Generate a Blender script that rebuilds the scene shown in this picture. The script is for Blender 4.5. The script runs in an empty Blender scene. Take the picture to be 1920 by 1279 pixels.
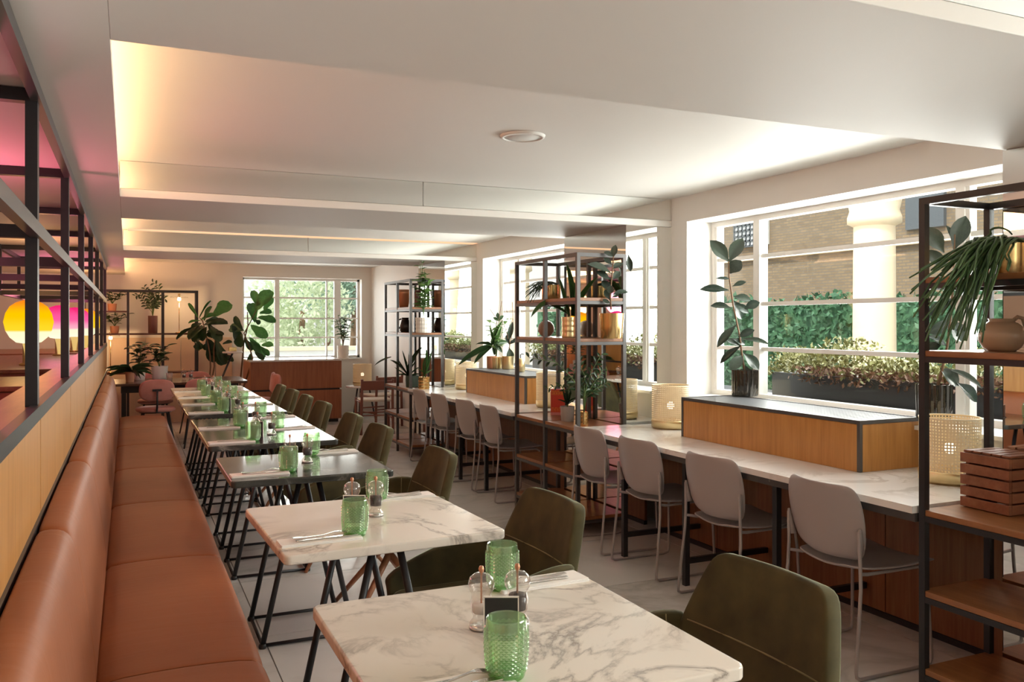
import bpy, math, random
import numpy as np
from mathutils import Vector, Matrix

R = random.Random(7)
PI = math.pi
C = bpy.context.scene.collection

# ------------------------------------------------------------------ camera, world, lights
F, CX, HY, H = 1600.0, 960.0, 606.0, 1.45
TH = math.atan((960 - 240) / F)
S_, C_ = math.sin(TH), math.cos(TH)
cam_d = bpy.data.cameras.new('camera'); cam = bpy.data.objects.new('camera', cam_d); C.objects.link(cam)
cam.location = (0, 0, H); cam.rotation_euler = (PI / 2, 0, -TH)
cam_d.sensor_width = 36; cam_d.lens = 36 * F / 1920; cam_d.shift_y = -(639.5 - HY) / 1920
cam_d.clip_start = 0.05; cam_d.clip_end = 300
sc = bpy.context.scene; sc.camera = cam
vs = sc.view_settings; vs.view_transform = 'Standard'; vs.look = 'None'; vs.gamma = 1.0; vs.exposure = 0.0; vs.use_curve_mapping = False
w = bpy.data.worlds.new('sky'); sc.world = w; w.use_nodes = True
bg = w.node_tree.nodes['Background']; bg.inputs[0].default_value = (0.86, 0.93, 1.0, 1); bg.inputs[1].default_value = 2.2
sun_d = bpy.data.lights.new('sun', 'SUN'); sun = bpy.data.objects.new('sun', sun_d); C.objects.link(sun)
sun_d.energy = 4.5; sun_d.angle = 0.05; sun_d.color = (1, .93, .82); sun.rotation_euler = Vector((.62, .25, -.75)).to_track_quat('-Z', 'Y').to_euler()

def area(name, loc, direction, sx, sy, power, col):
    d = bpy.data.lights.new(name, 'AREA'); d.shape = 'RECTANGLE'; d.size = sx; d.size_y = sy; d.energy = power; d.color = col
    o = bpy.data.objects.new(name, d); C.objects.link(o); o.location = loc
    o.rotation_euler = Vector(direction).to_track_quat('-Z', 'Y').to_euler()
    return o
DAY = (1.0, 0.97, 0.93)
for n_, yc in enumerate((-3.8, -0.05, 3.70, 7.46)):      # daylight entering each window bay
    area('window_daylight', (4.35, yc, 1.65), (-1, 0, .06), 2.6, 1.5, 205, DAY)
area('end_window_daylight', (2.5, 14.8, 1.7), (0, -1, .05), 2.4, 1.6, 110, DAY)

# ------------------------------------------------------------------ pixel helpers (photo pixel -> point on a known plane)
def ray(u, v):
    a = (u - CX) / F; b = -(v - HY) / F
    return Vector((a * C_ + S_, -a * S_ + C_, b))
def at_z(u, v, z): d = ray(u, v); return Vector((0, 0, H)) + d * ((z - H) / d.z)
def at_x(u, v, x): d = ray(u, v); return Vector((0, 0, H)) + d * (x / d.x)
def at_y(u, v, y): d = ray(u, v); return Vector((0, 0, H)) + d * (y / d.y)
def at_d(u, v, zc): return Vector((0, 0, H)) + ray(u, v) * zc
def depth(p): return p[0] * S_ + p[1] * C_
CR, CF = Vector((C_, -S_, 0)), Vector((S_, C_, 0))

# ------------------------------------------------------------------ materials
M = {}
def mat(name, col, rough=.5, metal=0, **kw):
    m = bpy.data.materials.new(name); m.use_nodes = True; M[name] = m
    b = m.node_tree.nodes['Principled BSDF']
    b.inputs['Base Color'].default_value = (*col, 1); b.inputs['Roughness'].default_value = rough; b.inputs['Metallic'].default_value = metal
    for k, v in kw.items(): b.inputs[k.replace('_', ' ')].default_value = v
    return m
def nd(m, t, **kw):
    n = m.node_tree.nodes.new(t)
    for k, v in kw.items():
        if k in n.inputs: n.inputs[k].default_value = v
        else: setattr(n, k, v)
    return n
def lk(m, a, b): m.node_tree.links.new(a, b)
def coords(m, scale=(1, 1, 1), rot=(0, 0, 0), obj=True):
    t = nd(m, 'ShaderNodeTexCoord'); p = nd(m, 'ShaderNodeMapping'); p.inputs['Scale'].default_value = scale; p.inputs['Rotation'].default_value = rot
    lk(m, t.outputs['Object' if obj else 'Generated'], p.inputs['Vector']); return p.outputs[0]
def ramp(m, fac, stops):
    r = nd(m, 'ShaderNodeValToRGB'); e = r.color_ramp.elements
    while len(e) < len(stops): e.new(.5)
    for i, (p, c) in enumerate(stops): e[i].position = p; e[i].color = (*c, 1)
    lk(m, fac, r.inputs[0]); return r.outputs[0]
def bump(m, h, strength=.2, dist=.01):
    b = nd(m, 'ShaderNodeBump'); b.inputs['Strength'].default_value = strength; b.inputs['Distance'].default_value = dist
    lk(m, h, b.inputs['Height']); lk(m, b.outputs[0], m.node_tree.nodes['Principled BSDF'].inputs['Normal'])
def base(m, c): lk(m, c, m.node_tree.nodes['Principled BSDF'].inputs['Base Color'])
def wood(name, a, b, c, scale, rough=.4, **kw):
    m = mat(name, b, rough, **kw); v = coords(m, scale)
    n = nd(m, 'ShaderNodeTexNoise', Scale=3.0, Detail=6.0, Roughness=.6); lk(m, v, n.inputs['Vector'])
    base(m, ramp(m, n.outputs[0], [(.3, a), (.52, b), (.75, c)])); bump(m, n.outputs[0], .08, .003); return m
def noisy(name, cols, scale, rough=.5, bstr=0, bscale=None, **kw):
    m = mat(name, cols[0], rough, **kw); v = coords(m)
    n = nd(m, 'ShaderNodeTexNoise', Scale=scale, Detail=4.0); lk(m, v, n.inputs['Vector'])
    k = len(cols); base(m, ramp(m, n.outputs[0], [(.3 + .4 * i / max(1, k - 1), c) for i, c in enumerate(cols)]))
    if bstr:
        n2 = nd(m, 'ShaderNodeTexNoise', Scale=bscale or scale, Detail=5.0); lk(m, v, n2.inputs['Vector']); bump(m, n2.outputs[0], bstr)
    return m
def marble(name, bg_, vein, scale, rough, soft=None, lo=.0, hi=.05, tint=None):
    m = mat(name, bg_, rough); v = coords(m)
    info = nd(m, 'ShaderNodeObjectInfo'); ad = nd(m, 'ShaderNodeVectorMath'); ad.operation = 'MULTIPLY_ADD'
    cmb = nd(m, 'ShaderNodeCombineXYZ')
    for i in range(3): lk(m, info.outputs['Random'], cmb.inputs[i])
    lk(m, cmb.outputs[0], ad.inputs[0]); ad.inputs[1].default_value = (17, 11, 5); lk(m, v, ad.inputs[2])
    n = nd(m, 'ShaderNodeTexNoise', Scale=scale, Detail=7.0, Roughness=.6, Distortion=1.1); lk(m, ad.outputs[0], n.inputs['Vector'])
    s = nd(m, 'ShaderNodeMath'); s.operation = 'SUBTRACT'; s.inputs[1].default_value = .5; lk(m, n.outputs[0], s.inputs[0])
    a = nd(m, 'ShaderNodeMath'); a.operation = 'ABSOLUTE'; lk(m, s.outputs[0], a.inputs[0])
    n2 = nd(m, 'ShaderNodeTexNoise', Scale=scale * .7, Detail=3.0); lk(m, ad.outputs[0], n2.inputs['Vector'])
    c1 = ramp(m, a.outputs[0], [(lo, vein), (hi * .35, soft or vein), (hi, bg_)])
    c2 = ramp(m, n2.outputs[0], [(.42, (0, 0, 0)), (.6, (1, 1, 1))])
    mx = nd(m, 'ShaderNodeMix', data_type='RGBA'); lk(m, c2, mx.inputs[0]); mx.inputs[6].default_value = (*bg_, 1); lk(m, c1, mx.inputs[7])
    base(m, mx.outputs[2]); return m

mat('white_paint', (.80, .78, .74), .6)
mat('wall_paint', (.78, .74, .68), .65)
mat('peach_wall', (.72, .52, .36), .6)
mat('pink_ceiling', (.70, .50, .48), .6)
mat('black_steel', (.018, .018, .02), .38)
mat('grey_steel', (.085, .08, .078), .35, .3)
mat('mirror', (.88, .90, .88), .015, 1.0)
mat('brass', (.78, .54, .24), .22, 1.0)
mat('pale_brass', (.82, .66, .36), .28, 1.0)
mat('steel', (.72, .68, .64), .2, 1.0)
mat('cane', (.84, .70, .46), .55)
mat('grey_plastic', (.36, .315, .30), .42)
mat('white_line', (.85, .85, .83), .5)
mat('napkin', (.90, .87, .82), .8)
mat('acrylic_metal', (.8, .8, .8), .1, .8)
mat('peppercorn', (.045, .03, .025), .8)
mat('salt', (.85, .80, .76), .7)
mat('card_black', (.02, .018, .022), .35)
mat('copper', (.62, .30, .17), .3, .6)
mat('concrete', (.42, .38, .34), .8)
mat('white_ceramic', (.80, .76, .70), .35)
mat('beige_ceramic', (.52, .38, .26), .16)
mat('brown_ceramic', (.42, .30, .22), .3)
mat('dark_ceramic', (.03, .026, .024), .25)
mat('green_ceramic', (.06, .10, .085), .3)
mat('maroon_pot', (.12, .045, .035), .3)
mat('terracotta', (.55, .26, .15), .7)
mat('soil', (.05, .032, .02), .95)
mat('red_cover', (.72, .07, .04), .45)
mat('pink_print', (.85, .35, .33), .5)
mat('stem_brown', (.18, .10, .05), .7)
mat('stem_green', (.10, .17, .05), .55)
mat('maroon_wood', (.22, .075, .05), .4)
mat('cream_stone', (.82, .66, .46), .8)
mat('speaker_white', (.74, .73, .70), .6)
mat('pavement', (.42, .40, .37), .9)
mat('planter_black', (.012, .013, .015), .5)
mat('rope', (.62, .55, .46), .8)
mat('white_render', (.80, .80, .78), .8)
mat('slate', (.10, .11, .12), .6)
mat('velvet_piping', (.22, .19, .09), .8)
mat('lettering', (.85, .38, .05), .5)
mat('grille', (.17, .175, .185), .4, .4)

m = noisy('leather', [(.275, .078, .024), (.315, .093, .030), (.345, .106, .036)], 2.2, .5)
v = coords(m, (.9, 4.5, 2)); n = nd(m, 'ShaderNodeTexNoise', Scale=2.6, Detail=2.0, Distortion=1.5); lk(m, v, n.inputs['Vector'])
n2 = nd(m, 'ShaderNodeTexNoise', Scale=220.0); lk(m, coords(m), n2.inputs['Vector'])
ma = nd(m, 'ShaderNodeMath'); ma.operation = 'MULTIPLY_ADD'; ma.inputs[1].default_value = .03; lk(m, n2.outputs[0], ma.inputs[0]); lk(m, n.outputs[0], ma.inputs[2]); bump(m, ma.outputs[0], .07, .02)
wood('oak', (.42, .185, .045), (.51, .235, .062), (.58, .29, .085), (14, 14, .9), .38)
wood('oak_deep', (.20, .075, .026), (.27, .11, .04), (.34, .15, .058), (16, 16, .9), .36)
wood('shelf_wood', (.23, .09, .034), (.31, .13, .05), (.40, .19, .08), (9, 1.0, 9), .34)
wood('dark_wood', (.06, .026, .015), (.09, .04, .022), (.13, .06, .032), (1.0, 9, 9), .25)
wood('crate_wood', (.20, .065, .028), (.28, .10, .045), (.36, .15, .07), (1.0, 7, 7), .6)
wood('leg_wood', (.30, .12, .055), (.38, .165, .08), (.45, .21, .11), (10, 10, 1), .4)
wood('red_wood', (.26, .085, .035), (.33, .115, .05), (.38, .14, .06), (12, 12, .8), .38)
marble('white_marble', (.80, .74, .65), (.30, .26, .22), 2.4, .14, (.57, .51, .44), 0, .042)
marble('dark_marble', (.050, .052, .046), (.26, .25, .22), 2.6, .10, (.10, .10, .09), 0, .06)
marble('counter_marble', (.80, .78, .75), (.62, .58, .54), 2.0, .16, None, 0, .05)
marble('floor_tile', (.70, .68, .655), (.52, .50, .47), 1.1, .14, (.60, .58, .55), 0, .10)
mat('grout', (.26, .245, .23), .8)
for nm, a, b, sh in (('green_velvet', (.036, .030, .009), (.098, .080, .028), (.62, .74, .50)), ('pink_velvet', (.42, .16, .13), (.55, .24, .20), (.9, .65, .6))):
    m = noisy(nm, [a, b], 7, .85); p = m.node_tree.nodes['Principled BSDF']
    p.inputs['Sheen Weight'].default_value = .9; p.inputs['Sheen Roughness'].default_value = .22; p.inputs['Sheen Tint'].default_value = (*sh, 1)
def leafmat(name, a, b, rough=.32, trans=.0):
    m = mat(name, a, rough); info = nd(m, 'ShaderNodeObjectInfo')
    n = nd(m, 'ShaderNodeTexNoise', Scale=9.0); lk(m, coords(m), n.inputs['Vector'])
    ad = nd(m, 'ShaderNodeMath'); ad.operation = 'MULTIPLY_ADD'; ad.inputs[1].default_value = .6; lk(m, n.outputs[0], ad.inputs[0])
    ad2 = nd(m, 'ShaderNodeMath'); ad2.operation = 'MULTIPLY'; ad2.inputs[1].default_value = .5; lk(m, info.outputs['Random'], ad2.inputs[0]); lk(m, ad2.outputs[0], ad.inputs[2])
    col = ramp(m, ad.outputs[0], [(.25, a), (.75, b)]); base(m, col)
    if trans:
        tr = nd(m, 'ShaderNodeBsdfTranslucent'); lk(m, col, tr.inputs[0]); mx = nd(m, 'ShaderNodeMixShader'); mx.inputs[0].default_value = trans
        out = m.node_tree.nodes['Material Output']; lk(m, m.node_tree.nodes['Principled BSDF'].outputs[0], mx.inputs[1]); lk(m, tr.outputs[0], mx.inputs[2]); lk(m, mx.outputs[0], out.inputs[0])
    return m
leafmat('leaf_rubber', (.022, .040, .030), (.06, .085, .062), .22)
leafmat('leaf_fig', (.02, .075, .018), (.07, .19, .045), .35, .3)
leafmat('leaf_dark', (.012, .035, .012), (.04, .085, .03), .3, .1)
leafmat('leaf_mid', (.035, .10, .025), (.10, .20, .06), .35, .2)
leafmat('leaf_cactus', (.03, .075, .02), (.075, .14, .04), .45)
leafmat('leaf_fresh', (.08, .20, .045), (.20, .33, .10), .45, .3)
leafmat('hedge_leaf', (.04, .12, .06), (.12, .27, .13), .6)
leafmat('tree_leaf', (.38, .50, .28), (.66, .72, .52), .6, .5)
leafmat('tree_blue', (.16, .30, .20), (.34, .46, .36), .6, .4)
leafmat('shrub_leaf', (.09, .11, .025), (.19, .17, .05), .6)
leafmat('shrub_red', (.09, .035, .018), (.17, .075, .03), .6)

# brick far building
m = mat('brick', (.3, .22, .15), .9); bt = nd(m, 'ShaderNodeTexBrick', Scale=1.0); bt.inputs['Color1'].default_value = (.27, .19, .11, 1); bt.inputs['Color2'].default_value = (.20, .14, .085, 1)
bt.inputs['Mortar'].default_value = (.17, .14, .11, 1); bt.inputs['Brick Width'].default_value = .24; bt.inputs['Row Height'].default_value = .08; bt.inputs['Mortar Size'].default_value = .012
lk(m, coords(m, (1, 1, 1), (0, PI / 2, PI / 2)), bt.inputs['Vector']); base(m, bt.outputs[0])

def mixglass(name, tint, gl_fac, diff=None, diff_fac=0, rough=.03, edge=None):
    m = bpy.data.materials.new(name); m.use_nodes = True; M[name] = m; nt = m.node_tree; nt.nodes.clear()
    out = nt.nodes.new('ShaderNodeOutputMaterial'); t = nt.nodes.new('ShaderNodeBsdfTransparent'); t.inputs[0].default_value = (*tint, 1)
    g = nt.nodes.new('ShaderNodeBsdfGlossy'); g.inputs['Roughness'].default_value = rough
    lw = nt.nodes.new('ShaderNodeLayerWeight'); pw = nt.nodes.new('ShaderNodeMath'); pw.operation = 'POWER'; pw.inputs[1].default_value = 4; nt.links.new(lw.outputs['Facing'], pw.inputs[0])
    mu = nt.nodes.new('ShaderNodeMath'); mu.operation = 'MULTIPLY_ADD'; mu.inputs[1].default_value = gl_fac * .55; mu.inputs[2].default_value = gl_fac * .045; mu.use_clamp = True; nt.links.new(pw.outputs[0], mu.inputs[0])
    src = t.outputs[0]
    if edge:
        mc = nt.nodes.new('ShaderNodeMix'); mc.data_type = 'RGBA'; mc.inputs[6].default_value = (*tint, 1); mc.inputs[7].default_value = (*edge, 1)
        nt.links.new(lw.outputs['Facing'], mc.inputs[0]); nt.links.new(mc.outputs[2], t.inputs[0])
    if diff:
        d = nt.nodes.new('ShaderNodeBsdfTranslucent'); d.inputs[0].default_value = (*diff, 1)
        d2 = nt.nodes.new('ShaderNodeBsdfDiffuse'); d2.inputs[0].default_value = (*diff, 1)
        md = nt.nodes.new('ShaderNodeMixShader'); md.inputs[0].default_value = .5; nt.links.new(d.outputs[0], md.inputs[1]); nt.links.new(d2.outputs[0], md.inputs[2])
        mx0 = nt.nodes.new('ShaderNodeMixShader'); mx0.inputs[0].default_value = diff_fac; nt.links.new(src, mx0.inputs[1]); nt.links.new(md.outputs[0], mx0.inputs[2]); src = mx0.outputs[0]
    mx = nt.nodes.new('ShaderNodeMixShader'); nt.links.new(mu.outputs[0], mx.inputs[0]); nt.links.new(src, mx.inputs[1]); nt.links.new(g.outputs[0], mx.inputs[2]); nt.links.new(mx.outputs[0], out.inputs[0])
    return m
mixglass('pane_glass', (.95, .97, .96), .45)
mixglass('green_glass', (.95, 1.0, .93), 2.6, (.66, .93, .58), .10, .10, (.40, .72, .32))
mixglass('green_glass_base', (.62, .93, .55), 1.5, (.30, .80, .20), .38, .08)
mixglass('clear_glass', (.93, .91, .89), 2.0, (.9, .85, .8), .08, .03)
mixglass('fluted_glass', (.22, .20, .17), 2.0, (.06, .05, .04), .35, .06)

def emis(name, stops, strength, axis='Z', lo=-.2, hi=.2):
    m = bpy.data.materials.new(name); m.use_nodes = True; M[name] = m; nt = m.node_tree; nt.nodes.clear()
    out = nt.nodes.new('ShaderNodeOutputMaterial'); e = nt.nodes.new('ShaderNodeEmission'); e.inputs[1].default_value = strength
    if len(stops) == 1: e.inputs[0].default_value = (*stops[0][1], 1)
    else:
        t = nt.nodes.new('ShaderNodeTexCoord'); s = nt.nodes.new('ShaderNodeSeparateXYZ'); nt.links.new(t.outputs['Object'], s.inputs[0])
        mr = nt.nodes.new('ShaderNodeMapRange'); mr.inputs[1].default_value = lo; mr.inputs[2].default_value = hi; nt.links.new(s.outputs[axis], mr.inputs[0])
        r = nt.nodes.new('ShaderNodeValToRGB'); r.color_ramp.interpolation = 'EASE'; el = r.color_ramp.elements
        while len(el) < len(stops): el.new(.5)
        for i, (p, c) in enumerate(stops): el[i].position = p; el[i].color = (*c, 1)
        nt.links.new(mr.outputs[0], r.inputs[0]); nt.links.new(r.outputs[0], e.inputs[0])
    nt.links.new(e.outputs[0], out.inputs[0]); return m
emis('led_warm', [(0, (1, .56, .27))], 24)
emis('orange_glow', [(0, (1, .56, .32))], 1.3)  # soft ceiling glow put in as emission colour
emis('bulb', [(0, (1, .80, .55))], 4)
emis('globe_yellow', [(0, (1, .93, .62)), (.26, (1, .90, .55)), (.32, (1, .62, .02)), (.65, (1, .52, .0)), (1, (.95, .22, .01))], 1.15, 'Z', -.18, .18)
emis('globe_pink', [(0, (1, .93, .70)), (.26, (1, .88, .62)), (.34, (.95, .38, .50)), (.6, (.92, .10, .32)), (1, (.85, .015, .16))], 1.1, 'Z', -.18, .18)
emis('tube_light', [(0, (1, .80, .48))], 2.5)

# ------------------------------------------------------------------ mesh helpers
class MB:
    def __init__(s): s.v = []; s.f = []
    def add(s, vs_, fs):
        o = len(s.v); s.v += [tuple(p) for p in vs_]; s.f += [tuple(i + o for i in f) for f in fs]; return s
    def box(s, x0, x1, y0, y1, z0, z1):
        return s.add([(x, y, z) for z in (z0, z1) for y in (y0, y1) for x in (x0, x1)],
                     [(0, 2, 3, 1), (4, 5, 7, 6), (0, 1, 5, 4), (2, 6, 7, 3), (0, 4, 6, 2), (1, 3, 7, 5)])
    def bar(s, a, b, wx, wy):                      # rectangular bar between two points
        a, b = Vector(a), Vector(b); d = (b - a).normalized()
        up = Vector((0, 0, 1)) if abs(d.z) < .9 else Vector((0, 1, 0))
        x = d.cross(up).normalized() * wx / 2; y = x.cross(d).normalized() * wy / 2
        vs_ = [p + sx * x + sy * y for p in (a, b) for sx, sy in ((-1, -1), (1, -1), (1, 1), (-1, 1))]
        return s.add(vs_, [(3, 2, 1, 0), (4, 5, 6, 7), (0, 1, 5, 4), (1, 2, 6, 5), (2, 3, 7, 6), (3, 0, 4, 7)])
    def tube(s, pts, r, n=8, r1=None, cap=True):
        pts = [Vector(p) for p in pts]; k = len(pts); vs_ = []; fs = []; x = None
        for i, p in enumerate(pts):
            d = (pts[min(i + 1, k - 1)] - pts[max(i - 1, 0)]).normalized()
            if x is None:
                up = Vector((0, 0, 1)) if abs(d.z) < .9 else Vector((1, 0, 0)); x = d.cross(up).normalized()
            else: x = (x - d * x.dot(d)).normalized()
            y = d.cross(x); rr = r if r1 is None else r + (r1 - r) * i / (k - 1)
            vs_ += [p + rr * (math.cos(2 * PI * j / n) * x + math.sin(2 * PI * j / n) * y) for j in range(n)]
        for i in range(k - 1):
            for j in range(n): fs.append((i * n + j, i * n + (j + 1) % n, (i + 1) * n + (j + 1) % n, (i + 1) * n + j))
        if cap: fs += [tuple(range(n - 1, -1, -1)), tuple((k - 1) * n + j for j in range(n))]
        return s.add(vs_, fs)
    def lathe(s, prof, n=24, c=(0, 0, 0), fn=None):
        vs_ = []; fs = []; k = len(prof)
        for i, (r, z) in enumerate(prof):
            for j in range(n):
                a = 2 * PI * j / n; rr = max(r, 1e-4) * (fn(a, i, z) if fn else 1)
                vs_.append((c[0] + rr * math.cos(a), c[1] + rr * math.sin(a), c[2] + z))
        for i in range(k - 1):
            for j in range(n): fs.append((i * n + j, i * n + (j + 1) % n, (i + 1) * n + (j + 1) % n, (i + 1) * n + j))
        return s.add(vs_, fs)
    def prism(s, poly, y0, y1, axis='y'):          # polygon extruded along an axis
        n = len(poly)
        if axis == 'y': vs_ = [(x, y, z) for y in (y0, y1) for x, z in poly]
        elif axis == 'z': vs_ = [(x, y, z) for z in (y0, y1) for x, y in poly]
        else: vs_ = [(x, y, z) for x in (y0, y1) for y, z in poly]
        return s.add(vs_, [tuple(range(n)), tuple(range(2 * n - 1, n - 1, -1))] + [(i, i + n, (i + 1) % n + n, (i + 1) % n) for i in range(n)])
    def grid(s, P):                                # rows of points -> quads
        k, n = len(P), len(P[0])
        return s.add([p for r in P for p in r], [(i * n + j, i * n + j + 1, (i + 1) * n + j + 1, (i + 1) * n + j) for i in range(k - 1) for j in range(n - 1)])
    def mesh(s, name, material, smooth=False):
        me = bpy.data.meshes.new(name); me.from_pydata(s.v, [], s.f); me.update()
        for mm in (material if isinstance(material, (list, tuple)) else [material]): me.materials.append(M[mm])
        if smooth: me.polygons.foreach_set('use_smooth', [True] * len(me.polygons))
        return me
    def build(s, name, material, parent=None, smooth=False, bev=0, world=False, seg=2, sub=0, solid=0):
        if world and parent is not None:
            o_ = parent.location
            if parent.parent is not None: o_ = o_ + parent.parent.location
            s.v = [(x - o_[0], y - o_[1], z - o_[2]) for x, y, z in s.v]
        o = bpy.data.objects.new(name, s.mesh(name, material, smooth or bev > 0 or sub > 0)); C.objects.link(o)
        if parent is not None: o.parent = parent
        if solid: md = o.modifiers.new('t', 'SOLIDIFY'); md.thickness = solid; md.offset = 0
        if bev:
            md = o.modifiers.new('b', 'BEVEL'); md.width = bev; md.segments = seg; md.limit_method = 'ANGLE'; md.angle_limit = .6
            md2 = o.modifiers.new('n', 'WEIGHTED_NORMAL'); md2.keep_sharp = False
        if sub: md = o.modifiers.new('s', 'SUBSURF'); md.levels = sub; md.render_levels = sub
        return o
def thing(name, label, cat, loc=(0, 0, 0), rz=0, group=None):
    o = bpy.data.objects.new(name, None); C.objects.link(o); o.location = loc; o.rotation_euler = (0, 0, rz); o.empty_display_size = .05
    o['label'] = label; o['category'] = cat
    if group: o['group'] = group
    return o
def tag(o, label, cat, group=None):
    o['label'] = label; o['category'] = cat
    if group: o['group'] = group
    return o
def struct(o): o['kind'] = 'structure'; return o
def sroot(name, loc=(0, 0, 0)):
    o = bpy.data.objects.new(name, None); C.objects.link(o); o.location = loc; o['kind'] = 'structure'; return o
def put(name, me, parent, loc=(0, 0, 0), rot=None, scale=None):
    o = bpy.data.objects.new(name, me); C.objects.link(o); o.parent = parent; o.location = loc
    if rot is not None: o.rotation_euler = rot
    if scale is not None: o.scale = scale
    return o
def copy_tree(o, loc=None, rz=None, label=None, parent=None):
    c = o.copy(); C.objects.link(c)
    if parent is not None: c.parent = parent
    if loc is not None: c.location = loc
    if rz is not None: c.rotation_euler = (0, 0, rz)
    if label: c['label'] = label
    for ch in o.children: copy_tree(ch, parent=c)
    return c

# ------------------------------------------------------------------ levels of the room
SOF, TRAY, XW, XP = 2.14, 2.34, 3.56, 3.18
Y0, Y1 = -5.6, 13.4
BEAMS = [(-6.13, -5.2), (-2.38, -1.45), (1.37, 2.30), (5.12, 6.17), (8.87, 9.92)]
BAYS = [-3.8, -0.05, 3.70, 7.455]                   # centres of the window bays
ORD = ['nearest', 'second', 'third', 'fourth', 'fifth', 'sixth', 'seventh', 'eighth', 'ninth']

# ---- floor with separate tiles
fl = struct(MB().box(-4.2, 3.9, Y0, Y1 + .3, -.12, -.006).build('floor', 'grout'))
T = .9
tile_me = MB().box(.003, T - .003, .003, T - .003, -.006, 0).mesh('floor_tile', 'floor_tile')
for i in range(-6, 4):
    for j in range(-7, 11):
        put('floor_tile', tile_me, fl, (.57 + i * T, 4.07 + j * T, 0))
# ---- ceiling
ce = sroot('ceiling')
b = MB()
b.box(-4.2, -.25, Y0, Y1 + .3, SOF, 2.6); b.box(-.25, -.04, Y0, Y1 + .3, SOF, SOF + .05)
b.box(-.25, 3.9, Y0, Y1 + .3, TRAY, 2.6)
b.build('ceiling_slab', 'white_paint', ce)
for i, (a, z) in enumerate(BEAMS):
    bm_ = sroot('trim_%d' % (i + 1))
    MB().box(-.04, XW, max(a + .012, Y0), z, SOF + .045, TRAY).build('beam_casing', 'white_paint', bm_)
    MB().box(-.04, XW, max(a - .004, Y0), z, SOF, SOF + .045).build('beam_soffit', 'white_paint', bm_, bev=.003)
    if a > 0:
        for x0, x1 in ((-.04, 1.69), (1.695, XW)):
            MB().box(x0, x1 - .003, a, a + .012, SOF + .047, TRAY - .003).build('mirror_panel', 'mirror', bm_)
# cove light strip hidden in the slot on the left of the trays
for i in range(len(BEAMS)):
    a = BEAMS[i][1]; z = BEAMS[i + 1][0] if i + 1 < len(BEAMS) else Y1
    MB().box(-.22, -.17, a + .03, z - .03, SOF + .055, SOF + .07).build('glow_strip', 'led_warm', ce)
MB().box(.0, XW - .02, 8.80, 8.866, TRAY - .006, TRAY - .001).build('glow_strip', 'orange_glow', ce)  # emissive strip stands in for the soft orange ceiling glow; no visible fixture

# ---- walls
wr = sroot('wall_right')
b = MB()
b.box(XW, 3.88, Y0, Y1 + .3, 0, .93); b.box(XW, 3.88, Y0, Y1 + .3, 2.16, TRAY)
edges = [Y0] + [e for c in BAYS for e in (c - 1.235, c + 1.235)] + [Y1 + .3]
for i in range(0, len(edges), 2): b.box(XW, 3.88, edges[i], edges[i + 1], .93, 2.16)
b.build('wall_face', 'white_paint', wr)
for (a, z), nm in zip(BEAMS[1:], range(9)):
    pr_ = sroot('wall_pier_%d' % (nm + 1))
    z2 = a + .93
    MB().box(XP + .01, XW, a + .01, z2 - .01, 0, SOF).build('pier_core', 'white_paint', pr_)
    MB().box(XP, XP + .01, a, z2, .0, SOF - .004).build('mirror_panel', 'mirror', pr_)
    MB().box(XP + .01, XW, a, a + .01, .0, SOF - .004).build('mirror_panel', 'mirror', pr_)
    MB().box(XP + .01, XW, z2 - .01, z2, .0, SOF - .004).build('mirror_panel', 'mirror', pr_)
wb = sroot('wall_back')
b = MB(); ex0, ex1, ez0, ez1 = 1.58, 3.40, .90, 2.15
b.box(-4.2, ex0, Y1, Y1 + .3, 0, TRAY); b.box(ex1, XW, Y1, Y1 + .3, 0, TRAY); b.box(ex0, ex1, Y1, Y1 + .3, 0, ez0); b.box(ex0, ex1, Y1, Y1 + .3, ez1, TRAY)
b.build('wall_face', 'wall_paint', wb)
for i in range(7): MB().box(-.25 + i * .24, -.25 + i * .24 + .232, Y1 - .02, Y1, .0, 1.24).build('wall_panel', 'peach_wall', wb, bev=.003)
struct(MB().box(-4.4, -4.2, Y0, Y1 + .3, 0, 2.6).build('wall_left', 'peach_wall'))
struct(MB().box(-4.2, 3.9, Y0 - .2, Y0, 0, 2.6).build('wall_front', 'wall_paint'))
struct(MB().box(-4.4, 4.0, Y0 - .2, Y1 + .35, 2.6, 2.75).build('ceiling_roof', 'slate'))

# ---- windows
for i, c in enumerate(BAYS):
    wn = sroot('window_%d' % (i + 1)); y0, y1, z0, z1 = c - 1.235, c + 1.235, .95, 2.16
    def bx(name, ya, yb, za, zb, xa, xb, mt='white_paint'): MB().box(xa, xb, ya, yb, za, zb).build(name, mt, wn)
    t = .035
    bx('window_frame', y0, y1, z0, z0 + t, 3.77, 3.83); bx('window_frame', y0, y1, z1 - t, z1, 3.77, 3.83)
    bx('window_frame', y0, y0 + t, z0 + t, z1 - t, 3.77, 3.83); bx('window_frame', y1 - t, y1, z0 + t, z1 - t, 3.77, 3.83)
    ms = [y0 + t, c - .75, c + .75, y1 - t]; zs = [z0 + t, 1.28, 1.576, 1.89, z1 - t]
    for mm in ms[1:3]: bx('mullion', mm - .025, mm + .025, z0 + t, z1 - t, 3.765, 3.835)
    for k in range(3):
        a = ms[k] + (.025 if k else 0); e = ms[k + 1] - (.025 if k < 2 else 0)
        if k != 1:
            for q in (a, e - .022): bx('casement_stile', q, q + .022, z0 + t, z1 - t, 3.775, 3.825)
        for zt in zs[1:-1]: bx('glazing_bar', a, e, zt - .013, zt + .013, 3.785, 3.815)
        for q in range(4): bx('pane', a, e, zs[q] + (.013 if q else 0), zs[q + 1] - (.013 if q < 3 else 0), 3.797, 3.803, 'pane_glass')
    bx('window_sill', y0, y1, .93, .95, 3.50, 3.86)
wn = sroot('window_5'); YF = 13.58
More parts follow.
